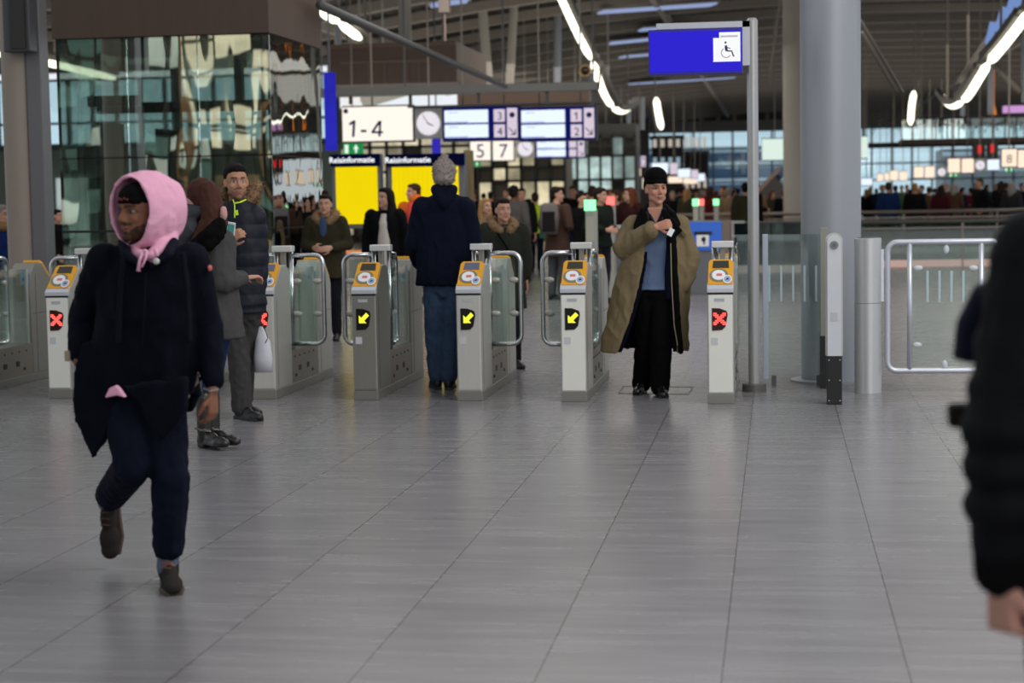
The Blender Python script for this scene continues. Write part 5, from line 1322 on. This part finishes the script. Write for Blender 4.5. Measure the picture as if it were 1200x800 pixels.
vs, fs = shell([(c-Vector((0, 0, .0)), rx, ry, a0+(-4), a1+4) for c, rx, ry, a0, a1 in secs2], .012)
link('coat_lining', remesh(MB().add(vs, fs), .009, 1), navyc, R_)
m = MB(); m.chain([q(748, 262, -.10), q(750, 252, -.08), q(757, 244, .03)], [.022, .03, .03]); m.prism([(q(*w_).x, q(*w_).z) for w_ in ((753, 243), (745, 260), (744, 270), (757, 280), (763, 270), (760, 250))], -.165, -.135, 'y'); m.chain([q(793, 262, -.10), q(788, 252, -.08), q(780, 244, .03)], [.03, .032, .03]); m.prism([(q(*w_).x, q(*w_).z) for w_ in ((779, 243), (792, 258), (801, 270), (790, 282), (780, 266), (777, 250))], -.165, -.13, 'y'); m.chain([q(788, 272, -.14), q(788, 290, -.155), q(791, 330, -.165), q(794, 380, -.17), q(798, 412, -.17)], [.032, .034, .03, .028, .022])
m.chain([q(758, 243, .05), q(768, 240, .09), q(780, 243, .05)], [.03, .03, .03])
link('collar', remesh(m, .008, 2, .004, 14), blackc, R_)
m = MB(); m.loft([(q(786, 350, -.04), .055, .12, 0), (q(787, 318, -.04), .06, .125, 0), (q(787, 285, -.04), .05, .12, 0), (q(787, 262, -.03), .04, .09, 0)])
link('blazer', remesh(m, .01, 2), navy2, R_)
obj('zip', MB().tube([q(786, 285, -.195), q(787, 330, -.205), q(790, 380, -.21), q(794, 405, -.20)], .004, 6), mat('zip_tan', (150, 140, 110)), R_)
obj('shoulder_flap', MB().bar(q(796, 268, -.11), q(803, 276, -.10), .035, .02, (0, 1, .3)), coatm, R_, bevel=.006)
pt = obj('card', MB().box(-.02, .02, -.002, .002, -.03, .03), white, loc=p+q(786, 272, -.26)); pt.rotation_euler = (0, .5, .2); tag(pt, 'small white card held by the man in the long coat', 'card')

# ---------------------------------------------------------------- man seen from the back in jeans
R_, p = root_of(521, 455, 'man seen from behind in navy jacket, jeans and grey bobble hat'); q = rel(p)
j = std(1.02, PI)
j.update(hip=q(521, 330), chest=q(520, 280), neck=q(521, 229, .0), head=q(521, 206, .02), sha=q(497, 243), shb=q(544, 243), ela=q(487, 285, .02), wra=q(493, 312, .20), elb=q(553, 285, .02), wrb=q(552, 306, .16),
         hpa=q(510, 335), hpb=q(532, 335), kna=q(509, 390, .02), ana=q(512, 443, -.02), toea=q(508, 446, .18), knb=q(528, 392, .0), anb=q(526, 445, -.06), toeb=q(528, 447, .14))
for k in 'ab': j['an'+k].z = .085; j['toe'+k].z = .03
HD = hframe(j['head'], PI, .0, 1.0)
body(j, R_, HD, (196, 150, 126), .009)
mb = MB(); hell(mb, HD, (0, .012, .040), (.096, .108, .100), 20, 14); hell(mb, HD, (0, .03, -.02), (.090, .095, .06)); hell(mb, HD, (0, .0, .155), (.030, .030, .030)); hell(mb, HD, (.004, .01, .128), (.04, .04, .03))
furry('knit_hat', mb, mat('fuzzy_grey_knit', (150, 138, 132), .9, bump=.6, bscale=90, var=.25, vscale=90), R_, 900, .014, .009)
def back(mb):
    mb.loft([(q(520, 334, 0), .235, .16, 0), (q(520, 300, 0), .225, .155, 0), (q(520, 262, 0), .225, .15, 0), (q(521, 240, 0), .19, .12, 0), (q(521, 228, 0), .11, .09, 0)])
    mb.chain([q(511, 222, -.05), q(521, 238, -.11), q(531, 222, -.05)], [.045, .055, .045]); mb.ell(q(521, 222, 0), (.085, .085, .05))
upper(j, R_, 'jacket', fabric('navy_jacket', (14, 18, 34)), .0, .03, .0, .010, .008, extra=back, armr=1.15, wscale=8)
obj('seam', MB().tube([q(496, 251, -.162), q(508, 248, -.175), q(521, 247.5, -.178), q(534, 248, -.175), q(546, 251, -.162)], .003, 6), fabric('seam_dark', (10, 12, 22)), R_)
trousers(j, R_, jeans, .010, (.098, .078, .070), low=.075, wr=.009)
for k in 'ab': shoe(j, k, R_, mat('dark_trainer', (18, 18, 26), .5), .009, black)

# ---------------------------------------------------------------- woman with long brown hair
R_, p = root_of(240, 524, 'woman with long brown hair in grey wool coat and black boots, back turned'); q = rel(p)
j = std(.97, PI-.55)
j.update(hip=q(246, 372), chest=q(246, 320), neck=q(240, 262), head=q(240, 232), sha=q(218, 278, .05), shb=q(260, 282, -.08), elb=q(262, 330, -.14), wrb=q(286, 326, .08), ela=q(216, 330, .08), wra=q(240, 318, .26),
         hpa=q(238, 378, .03), hpb=q(256, 378, -.02), kna=q(246, 440, .03), ana=q(249, 502, .05), toea=q(262, 510, .0), knb=q(250, 440, .16), anb=q(240, 505, -.02), toeb=q(258, 517, -.12))
j['ana'].z = .10; j['anb'].z = .10; j['toea'].z = .05; j['toeb'].z = .05
HD = hframe(j['head'], PI-.45, .1, .95)
body(j, R_, HD, (200, 150, 126), .008, hands=(None, (Vector((.6, 1, .1)), Vector((0, 0, -1)), .5)))
mb = MB(); hell(mb, HD, (0, .03, .035), (.092, .105, .100), 20, 14)
mb.chain([q(244, 225, -.06), q(249, 248, -.10), q(246, 270, -.12), q(240, 286, -.15)], [.075, .07, .06, .035]); mb.chain([q(236, 228, -.04), q(250, 250, -.06), q(262, 262, -.08)], [.085, .06, .03]); mb.chain([q(240, 262, -.13), q(228, 284, -.15), q(222, 300, -.17)], [.04, .03, .012])
link('hair', remesh(mb, .007, 2, .005, 16, .15), mat('brown_hair', (66, 36, 27), .7, spec=.2, bump=.2, bscale=60, stretch=(3, 3, .3), var=.15, vscale=20), R_)
def skirtc(mb):
    mb.loft([(q(254, 396, .0), .20, .17, -.4), (q(250, 360, 0), .19, .165, -.4), (q(244, 320, 0), .18, .155, -.4), (q(240, 285, 0), .185, .135, -.4), (q(240, 262, 0), .10, .09, -.4)])
upper(j, R_, 'coat', fabric('charcoal_wool', (74, 72, 72), bump=.5, var=.25, bscale=200), .0, .02, .0, .010, .007, extra=skirtc, armr=1.15, wscale=8)
m = MB(); m.chain([q(228, 288, -.16), q(244, 275, -.18), q(257, 262, -.14), q(259, 270, -.14)], [.04, .045, .04, .035]); m.chain([q(230, 292, -.15), q(246, 286, -.18), q(258, 276, -.16)], [.04, .04, .03])
link('black_shawl_collar', remesh(m, .008, 2, .006, 18), blackc, R_)
m = MB(); m.chain([q(214, 262, .0), q(222, 250, -.06), q(238, 246, -.09)], [.07, .065, .04]); m.chain([q(212, 280, -.05), q(224, 268, -.1)], [.08, .06]); link('grey_hood', remesh(m, .009, 2, .008, 12), fabric('hood_grey', (70, 70, 74)), R_)
m = MB(); m.chain([q(214, 240, .0), q(226, 236, -.06), q(238, 238, -.06)], [.03, .034, .03]); m.ell(q(262, 250, -.12), (.025, .03, .045)); link('scarf', remesh(m, .008, 2, .008, 24), fabric('scarf_rose', (196, 150, 144), var=.3), R_)
trousers(j, R_, fabric('skinny_jeans', (38, 54, 96)), .01, (.092, .064, .050), low=.25, wr=.004)
for k in 'ab':
    o = shoe(j, k, R_, mat('boot_leather', (34, 32, 30), .35), .008, None, 'boot', high=.22)
    a = j['an'+k]; obj('buckle', MB().tube([a+Vector((-.05, -.03, .03)), a+Vector((0, -.062, .02)), a+Vector((.05, -.03, .01))], .008, 6).ell(a+Vector((.02, -.066, .02)), (.014, .006, .014)), mat('buckle_steel', (96, 94, 88), .4, .6), o)
# ---------------------------------------------------------------- man with neon zip
R_, p = root_of(284, 491, 'short-haired bearded man in dark navy padded jacket with neon yellow collar'); q = rel(p)
j = std(1.0, -.25)
j.update(hip=q(283, 356), chest=q(282, 300), neck=q(277, 240), head=q(277, 213, -.03), sha=q(258, 253, .02), shb=q(298, 252), ela=q(254, 296, .04), wra=q(270, 282, -.20), elb=q(304, 300, .03), wrb=q(304, 340, .0),
         hpa=q(274, 362), hpb=q(291, 362), kna=q(281, 425, .0), ana=q(283, 478, .02), toea=q(300, 487, -.10), knb=q(286, 425, .16), anb=q(284, 472, .3), toeb=q(296, 482, .2))
for k in 'ab': j['an'+k].z = .085; j['toe'+k].z = .03
HD = hframe(j['head'], .50, .0, 1.06)
body(j, R_, HD, (186, 138, 112), .006, hands=((Vector((.5, -.6, .35)), Vector((.3, .8, -.1)), .7, -1), None), kw=dict(brows=(30, 22, 18), beard=(48, 36, 30), beardz=-.068, stub=.25))
hair(HD, R_, mat('black_hair', (24, 20, 18), .8, spec=.15, bump=.4, bscale=120), 'short', .006)
def pj(mb): mb.loft([(q(283, 366, 0), .185, .145, -.2), (q(282, 330, 0), .18, .14, -.2), (q(280, 280, 0), .18, .14, -.2), (q(279, 252, 0), .165, .115, -.2), (q(278, 236, 0), .095, .09, -.2)])
upper(j, R_, 'jacket', fabric('puffer_navy', (20, 23, 36), .6, spec=.3), .0, .024, .0, .009, .005, extra=pj, puff=.10)
neon = mat('neon_trim', (190, 225, 50), .5, emit=(190, 225, 50), es=.12)
obj('collar_zip', MB().tube([q(273, 234, -.125), q(275, 240, -.15), q(275, 255, -.175)], .004, 6).tube([q(275, 238, -.15), q(281, 237, -.15), q(288, 234, -.11)], .006, 6).bar(q(277, 246, -.165), q(278, 252, -.168), .018, .006, (0, 1, 0)), neon, R_)
m = MB(); m.chain([q(289, 236, .0), q(297, 228, .03), q(301, 218, .05)], [.035, .045, .04]); m.chain([q(262, 230, .06), q(264, 220, .06)], [.03, .03]); m.chain([q(262, 228, .08), q(280, 238, .1), q(298, 232, .06)], [.035, .04, .04])
furry('fur_hood', m, mat('tan_fur', (134, 106, 76), .9, bump=.5, bscale=120, var=.35, vscale=60), R_, 700, .026)
trousers(j, R_, fabric('charcoal_trouser', (66, 64, 64)), .01, (.098, .082, .076), low=.05, wr=.010)
for k in 'ab': shoe(j, k, R_, mat('black_trainer', (18, 18, 20), .5), .009, mat('sole_dark', (28, 28, 30)))
ph = thing('smartphone', 'white smartphone with teal screen held up between the couple', 'phone', p+q(270, 272, -.34), rz=-.35)
obj('case', MB().box(-.034, .034, 0, .008, -.07, .07), white, ph, bevel=.006); obj('display', MB().box(-.029, .029, -.002, 0, -.052, .056), emis('phone_teal', (70, 130, 124), .7), ph)
ph.rotation_euler = (0, .16, -.35)
bg_ = thing('carrier_bag', 'white plastic carrier bag with dark cord handles beside the standing man', 'bag', p+q(309, 436, .05))
mb = MB(); mb.loft([(Vector((0, 0, .0)), .065, .04, 0), (Vector((0, 0, .10)), .07, .05, 0), (Vector((.0, 0, .22)), .055, .04, 0), (Vector((-.02, 0, .33)), .02, .015, 0)])
obj('bag_body', mb, mat('bag_white', (198, 198, 204), .4, bump=.4, bscale=20), bg_, smooth=True).rotation_euler = (0, 0, 0)
obj('handle', MB().tube([(-.02, -.01, .3), (-.05, 0, .42), (-.03, .0, .45)], .006, 6).tube([(.02, -.03, .2), (.05, -.04, .25), (.02, -.03, .33), (-.02, -.01, .36)], .003, 6), black, bg_)

# ---------------------------------------------------------------- puffer coat person at the right edge
Yr = 3.25
c = at(1200, 250, Yr); p = Vector((c.x+.17, Yr, 0))
R_ = thing('person', 'person in black padded coat cut off by the right edge, only arm and side seen', 'person', p); q = rel(p)
j = std(1.03, PI*.85)
j.update(sha=q(1220, 290, 0), shb=Vector((.19, .1, 1.46)), neck=Vector((.02, .05, 1.52)), head=Vector((.02, .02, 1.69)), hip=Vector((.02, .05, .98)), chest=Vector((.02, .05, 1.28)),
         ela=q(1180, 490, -.06), wra=q(1174, 667, -.04), elb=Vector((.30, .1, 1.18)), wrb=Vector((.28, -.1, .92)))
for k, sx in (('a', -1), ('b', 1)):
    j['hp'+k] = Vector((.02+sx*.09, .05, .94)); j['kn'+k] = Vector((.02+sx*.1, .06+sx*.1, .51)); j['an'+k] = Vector((.02+sx*.1, .1+sx*.2, .09)); j['toe'+k] = Vector((.02+sx*.1, .28+sx*.2, .03))
HD = hframe(j['head'], PI, 0, 1.0)
body(j, R_, HD, (190, 142, 126), .006, hands=((Vector((.04, -.05, -1)), Vector((.9, .5, .05)), 1.3, 1), None))
hair(HD, R_, mat('black_hair', (26, 22, 20)), 'short', .01)
def puff(mb):
    mb.loft([(Vector((.05, .05, .70)), .19, .20, .3), (Vector((.05, .05, .95)), .20, .21, .3), (Vector((.04, .05, 1.20)), .20, .20, .3), (Vector((.03, .05, 1.42)), .17, .16, .3), (Vector((.02, .05, 1.50)), .13, .12, .3), (Vector((.02, .05, 1.57)), .10, .10, .3)])
    a, b, c = j['sha'], j['ela'], j['wra']
    n = 8
    for i in range(n-1):
        t0 = i/n; P0 = (a.lerp(b, t0*2) if t0 < .5 else b.lerp(c, t0*2-1)); mb.ell(P0+Vector((0, 0, -.02)), (.094-.024*t0, .092-.024*t0, .052))
upper(j, R_, 'padded_coat', fabric('puffer_black', (9, 10, 14), .75, spec=.15), .02, .03, .0, .009, .004, extra=puff, armr=.94)
m = MB(); d = (j['wra']-j['ela']).normalized(); m.chain([j['wra']-d*.09, j['wra']-d*.0], [.055, .050]); link('cuff', remesh(m, .006, 1, .003, 40), fabric('rib_black', (9, 9, 11)), R_)
trousers(j, R_, blackc, .014); [shoe(j, k, R_, blackc, .012) for k in 'ab']
bgp = at(1155, 376, Yr+.22)
b = thing('shoulder_bag', 'dark navy shoulder bag hanging at the back of the padded coat', 'bag', bgp)
mb = MB(); mb.loft([(Vector((.02, 0, -.10)), .075, .05, 0, .6), (Vector((-.0, 0, -.09)), .085, .055, 0, .6), (Vector((.01, 0, 0)), .085, .055, 0, .6), (Vector((.04, 0, .085)), .07, .045, 0, .6), (Vector((.05, 0, .095)), .06, .03, 0, .6)])
link('bag_body', remesh(mb, .007, 1), fabric('bag_navy', (16, 20, 38), .6), b)
b.scale = (.72, .72, .78)
e_ = at(1200, 252, Yr+.12)-bgp; s_ = at(1146, 346, Yr+.2)-bgp
e_ = Vector((e_.x/.72, e_.y/.72, e_.z/.78)); s_ = Vector((s_.x/.72, s_.y/.72, s_.z/.78))
obj('strap', MB().tube([s_, s_.lerp(e_, .5)+Vector((.015, 0, -.02)), e_], .008, 8), black, b, smooth=True)
obj('ring', MB().ell(at(1163, 334, Yr+.02)-bgp, (.012, .006, .006)), mat('ring_brass', (150, 140, 110), .3, .7), b, smooth=True)
tb_ = at(1124, 481, Yr+.1)
o = obj('wallet', MB().box(-.02, .07, -.03, .03, -.03, .012), fabric('wallet_dark', (34, 32, 26)), loc=tb_, bevel=.008); tag(o, 'small dark item sticking out behind the padded coat sleeve', 'wallet')

# ---------------------------------------------------------------- simpler people
HAIRC = dict(black=(24, 20, 19), brown=(58, 40, 28), blond=(150, 116, 74), grey=(130, 124, 118), dark=(34, 26, 22), auburn=(96, 52, 32))
def hairm(k): return mat('hair_'+k, HAIRC[k], .8, spec=.15, bump=.4, bscale=90, var=.25, vscale=30)
def simple(px, Y, ztop, yaw, label, coat, leg, hairk, kind='short', hyaw=None, length=.08, arms='down', skin=(200, 152, 128), group=None, vox=.014, hat=None, fur=None, stride=0, cname='jacket', flare=.02, beard=None, lean=0, bun=False, shoes=(24, 22, 22), e=.026, top_py=None):
    x = at(px, 226, Y).x; s = ztop/1.735
    R = thing('person', label, 'person', (x, Y, 0), group)
    j = std(s, yaw, lean, stride, arms)
    H = hframe(j['head'], yaw if hyaw is None else hyaw, 0, s)
    body(j, R, H, skin, min(vox, .009), kw=dict(beard=beard) if beard else {})
    upper(j, R, cname, fabric('c%02d%02d%02d' % coat, coat), length, e, flare, vox, .006)
    trousers(j, R, fabric('l%02d%02d%02d' % leg, leg), vox, low=.06)
    for k in 'ab': shoe(j, k, R, mat('shoe%02d' % shoes[0], shoes, .5), .011)
    if hat:
        mb = MB(); hell(mb, H, (0, .012, .078), (.086, .102, .078)); hell(mb, H, (0, .010, .046), (.089, .104, .030)); link('knit_hat', remesh(mb, .01, 2), fabric('hat%02d%02d' % hat[:2], hat), R)
    else: hair(H, R, hairm(hairk), kind, .009, length=.34, bun=bun)
    if fur:
        Rz = Matrix.Rotation(yaw, 3, 'Z'); nk = j['neck']; m = MB()
        m.chain([nk+Rz @ Vector(v)*s for v in ((-.05, -.12, -.05), (-.115, -.04, .0), (-.10, .08, .04), (0, .12, .05), (.10, .08, .04), (.115, -.04, .0), (.05, -.12, -.05))], [.04*s, .052*s, .05*s, .05*s, .05*s, .052*s, .04*s])
        furry('fur_hood', m, mat('tan_fur', (134, 106, 76)), R, 500, .028, .012)
    return R, j, H, Vector((x, Y, 0))
R_, j, H, p = simple(381, 19.5, 1.64, .05, 'woman in olive parka with fur hood standing left of the yellow boards', (52, 48, 34), (28, 28, 32), 'dark', 'short', fur=1, arms='bent', length=.18, flare=.04, bun=True, cname='parka')
m = MB().ell(j['chest']+Vector((0, -.135, .10)), (.045, .03, .12)); link('denim_shirt', remesh(m, .009, 1), fabric('denim_shirt', (62, 78, 108)), R_)
R_, j, H, p = simple(451, 21, 1.71, .0, 'woman with long black hair in black coat over white sweater', (14, 13, 16), (20, 20, 24), 'black', 'long', hyaw=-.6, length=.25, cname='coat')
m = MB().loft([(j['hip']+Vector((0, -.10, -.22)), .09, .07, 0), (j['hip']+Vector((0, -.09, .1)), .08, .075, 0), (j['chest']+Vector((0, -.085, .06)), .065, .07, 0), (j['chest']+Vector((0, -.06, .17)), .04, .05, 0)]); link('sweater', remesh(m, .01, 1), fabric('cream_knit', (200, 190, 182)), R_)
R_, j, H, p = simple(483, 26.5, 1.80, PI-.6, 'person in bright orange hooded jacket in front of the right yellow board', (206, 96, 34), (30, 34, 50), 'brown', 'short', hyaw=-1.1, length=.16, arms='bent')
m = MB().ell(j['neck']+Vector((.09, -.06, .03)), (.12, .11, .10)); link('hood', remesh(m, .012, 2), fabric('c2069634', (206, 96, 34)), R_)
bp = thing('backpack', 'coral pink backpack on the person in the orange jacket', 'backpack', p+j['chest']+Vector((.10, -.19, .02)))
obj('pack_body', MB().loft([(Vector((0, 0, -.22)), .13, .07, .3, .6), (Vector((0, 0, 0)), .15, .09, .3, .6), (Vector((0, 0, .18)), .12, .07, .3, .6), (Vector((0, 0, .21)), .07, .04, .3, .6)]), fabric('coral', (204, 66, 66)), bp, smooth=True)
obj('pocket', MB().loft([(Vector((.02, -.05, -.18)), .09, .06, .3, .6), (Vector((.02, -.05, -.02)), .09, .06, .3, .6)]), fabric('coral2', (190, 54, 60)), bp, bevel=.01)
R_, j, H, p = simple(588, 16.3, 1.565, .35, 'woman in dark green parka with tan fur hood looking down to the right', (44, 46, 40), (30, 30, 34), 'dark', 'short', hyaw=.5, fur=1, arms='down', length=.30, flare=.03, e=.035, cname='parka', stride=.12, lean=.03)
obj('parka_strap', MB().tube([j['chest']+Vector((-.02, -.185, .12)), j['chest']+Vector((.07, -.19, -.02)), j['chest']+Vector((.10, -.18, -.14))], .010, 6), blackc, R_)
simple(569, 24, 1.56, .4, 'blond woman in tan coat just behind the fur hood parka woman', (120, 98, 76), (30, 30, 34), 'blond', 'long', hyaw=.8, cname='coat')
simple(602, 30, 1.77, PI-.3, 'dark-haired man in grey jacket seen from behind above the parka woman', (88, 84, 82), (40, 40, 44), 'black', 'short', skin=(120, 84, 64))
simple(611, 33, 1.74, .2, 'man in open black coat just left of the high-visibility vest', (22, 20, 22), (84, 80, 80), 'brown', 'short', length=.3, cname='coat')
R_, j, H, p = simple(627, 37, 1.66, PI, 'worker in neon yellow high-visibility jacket, back turned', (205, 232, 40), (18, 20, 34), 'brown', 'short', stride=.1)
R_, j, H, p = simple(652, 27, 1.72, PI-.5, 'person in brown jacket wearing a grey backpack', (72, 54, 46), (98, 94, 98), 'dark', 'short', hyaw=PI-1.5, length=.26, arms='bent')
bp = thing('backpack', 'grey and black backpack on the person in the brown jacket', 'backpack', p+j['chest']+Vector((-.09, -.20, .03)))
obj('pack_body', MB().loft([(Vector((0, 0, -.26)), .13, .08, .0, .6), (Vector((0, 0, 0)), .15, .10, .0, .6), (Vector((0, 0, .17)), .13, .08, .0, .6), (Vector((0, 0, .21)), .07, .04, .0, .6)]), fabric('pack_grey', (104, 98, 98)), bp, smooth=True)
obj('pocket', MB().loft([(Vector((0, -.05, -.22)), .10, .07, 0, .6), (Vector((0, -.05, .08)), .10, .07, 0, .6)]), fabric('pack_black', (34, 30, 32)), bp, bevel=.01)
o = obj('shopping_bag', MB().loft([(Vector((0, 0, 0)), .13, .07, 0, .6), (Vector((0, 0, .25)), .12, .06, 0, .6), (Vector((.04, 0, .42)), .03, .03, 0, .6)]), mat('bag_green', (70, 140, 110), .5, var=.5, vscale=6), loc=at(641, 279, 29.5), smooth=True); tag(o, 'green and yellow shopping bag left of the grey backpack', 'bag')
simple(681, 29, 1.63, PI-.9, 'dark-haired person in black coat left of the green head light', (20, 20, 22), (30, 30, 34), 'dark', 'short', hyaw=.9)
simple(694, 33.5, 1.76, PI-.2, 'tall person in black coat right behind the green head light', (16, 22, 18), (30, 30, 34), 'brown', 'short')
simple(703, 26, 1.69, .9, 'man in dark green jacket facing right between the green and red head lights', (26, 32, 26), (34, 34, 40), 'dark', 'short', hyaw=1.3, arms='bent')
simple(722, 31, 1.66, -.9, 'person in dark maroon jacket facing left beside the red head light', (58, 28, 30), (30, 30, 34), 'brown', 'short', hyaw=-1.3)
simple(738, 30, 1.70, -.6, 'brown-haired person in wine red coat left of the man in the long coat', (50, 26, 26), (30, 30, 34), 'auburn', 'long', hyaw=-1.2)
simple(4, 18.6, 1.58, -.2, 'person in royal blue jacket with tan scarf at the left edge', (26, 40, 92), (28, 28, 34), 'grey', 'short', hyaw=1.2, cname='jacket')
m = MB().ell((0, 0, 0), (.17, .13, .06)); o = link('scarf', remesh(m, .012, 2, .008, 16), fabric('scarf_tan', (140, 108, 70)), bpy.data.objects[[x.name for x in bpy.data.objects if x.get('label', '').startswith('person in royal blue')][0]], (0, 0, 1.33))
simple(66, 27, 1.50, 1.2, 'dark silhouetted person walking right between the left column and the pavilion', (12, 12, 14), (14, 14, 16), 'black', 'short', hyaw=1.3, stride=.28, length=.2, cname='coat')
simple(345, 30, 1.62, .3, 'person in red jacket seen through the pavilion side glass', (150, 30, 34), (40, 40, 44), 'dark', 'long')
simple(359, 32, 1.60, -.3, 'person in rust coloured coat left behind the olive parka woman', (120, 62, 44), (40, 40, 44), 'brown', 'long', cname='coat')

# ---------------------------------------------------------------- the crowd: shared shapes, one object per person
PROTO = []
for yw, arms, kind, st, ln_ in ((.0, 'down', 'short', .12, .12), (PI, 'down', 'short', .0, .25), (.9, 'bent', 'long', .0, .2), (-1.0, 'pocket', 'short', .1, .1), (PI-.5, 'down', 'long', .15, .3), (2.0, 'bent', 'short', 0, .12)):
    j = std(1.0, yw, 0, st, arms); H = hframe(j['head'], yw, 0, 1.0)
    tmp = bpy.data.objects.new('t', None); COL.objects.link(tmp)
    ob_ = [body(j, tmp, H, (190, 144, 120), .011), upper(j, tmp, 'coat', blackc, ln_, .034, .03, .018, .006), trousers(j, tmp, blackc, .018, low=.06), hair(H, tmp, hairm('dark'), kind, .012, length=.3)]
    m = MB()
    meshes = [(o.name.split('.')[0], o.data) for o in ob_]
    for o in ob_: bpy.data.objects.remove(o)
    sh = []
    for k in 'ab': o = shoe(j, k, tmp, blackc, .014); sh.append(('shoe', o.data)); bpy.data.objects.remove(o)
    bpy.data.objects.remove(tmp)
    PROTO.append((meshes+sh, kind, yw))
COATS = dict(black=(16, 15, 17), navy=(24, 30, 54), blue=(22, 42, 84), grey=(84, 82, 84), brown=(70, 50, 40), maroon=(62, 22, 28), olive=(58, 56, 40), red=(104, 28, 30), charcoal=(42, 42, 46), tan=(132, 108, 82), white=(190, 188, 186), green=(66, 96, 66), teal=(30, 70, 78))
LEGS = ((24, 24, 28), (34, 42, 64), (46, 44, 44), (60, 58, 60))
facing = {0: 'facing the camera', 1: 'seen from behind', 2: 'turned to the right', 3: 'turned to the left', 4: 'walking away', 5: 'half turned away'}
seen = set()
SPOTS = [(o.location.x, o.location.y) for o in bpy.data.objects if o.get('category') == 'person']+[(at(941, 226, 47).x, 47.3), (at(941, 226, 47).x+.4, 47.3)]
def crowd(px, Y, ztop, pk, coat, hk, where):
    X_ = at(px, 226, Y).x
    if 614 < px < 648 and Y < 62: return False
    if any((X_-a)**2+(Y-b)**2 < .62**2 for a, b in SPOTS): return False
    ms, kind, yw = PROTO[pk]
    lab = '%s-haired person in %s coat %s, %s' % (hk, coat, facing[pk], where)
    if lab in seen: lab = lab.replace('person', 'taller person' if ztop > 1.72 else 'shorter person')
    if lab in seen: return False
    seen.add(lab); SPOTS.append((X_, Y))
    R = thing('person', lab, 'person', (at(px, 226, Y).x, Y, 0), 'distant crowd '+where); s = ztop/1.735; R.scale = (s, s, s)
    lg = random.choice(LEGS)
    for nm, me in ms:
        o = bpy.data.objects.new(nm, me); COL.objects.link(o); o.parent = R
        mm = {'body': None, 'coat': fabric('crowd_'+coat, COATS[coat]), 'trousers': fabric('crowd_leg%d' % lg[0], lg), 'hair': hairm(hk), 'shoe': mat('shoe24', (24, 22, 22))}[nm]
        if mm is not None: o.material_slots[0].link = 'OBJECT'; o.material_slots[0].material = mm
    return True
rc = random.Random(21)
def zone(x0, x1, n, Y0_, Y1_, where, tops=(212, 224), cols=None):
    for i in range(n):
        for _ in range(40):
            Y = rc.uniform(Y0_, Y1_); z = rc.uniform(1.62, 1.82); px = x0+(x1-x0)*(i+rc.uniform(.1, .9))/n
            if crowd(px, Y, z, rc.randrange(6), rc.choice(cols or list(COATS)), rc.choice(['black', 'brown', 'blond', 'grey', 'dark', 'auburn', 'dark', 'brown']), where): break
dk_ = ['black', 'navy', 'charcoal', 'black', 'brown', 'maroon', 'grey', 'olive', 'black', 'tan', 'teal']
zone(548, 660, 9, 42, 60, 'below the lit 5 and 7 signs', cols=dk_)
zone(655, 745, 9, 36, 58, 'behind the far head lights', cols=dk_)
zone(785, 860, 14, 48, 80, 'right of the black knit hat', cols=dk_+['red', 'white'])
zone(840, 932, 12, 47, 76, 'around the blue sign pole', cols=dk_+['white'])
zone(1012, 1110, 15, 50, 76, 'beyond the stairs near the thick column', cols=dk_+['green', 'blue'])
zone(1100, 1215, 15, 50, 76, 'beyond the stairs near the right edge', cols=dk_+['red', 'tan', 'maroon'])
crowd(1041, 47.6, 1.80, 1, 'blue', 'brown', 'at the far stair railing')
crowd(1072, 47.5, 1.76, 1, 'black', 'blond', 'at the far stair railing')
crowd(1148, 47.8, 1.86, 3, 'black', 'brown', 'at the far stair railing')
crowd(1126, 48.2, 1.66, 2, 'white', 'brown', 'at the far stair railing')
crowd(1103, 49.5, 1.70, 4, 'maroon', 'dark', 'at the far stair railing')
crowd(1186, 48.8, 1.74, 4, 'charcoal', 'grey', 'at the far stair railing')
crowd(873, 40, 1.80, 1, 'olive', 'black', 'just left of the blue sign pole')
crowd(886, 44, 1.82, 5, 'black', 'dark', 'just left of the blue sign pole')
crowd(918, 47.4, 1.72, 1, 'brown', 'dark', 'left of the pale column')
crowd(905, 48, 1.62, 3, 'charcoal', 'brown', 'left of the pale column')
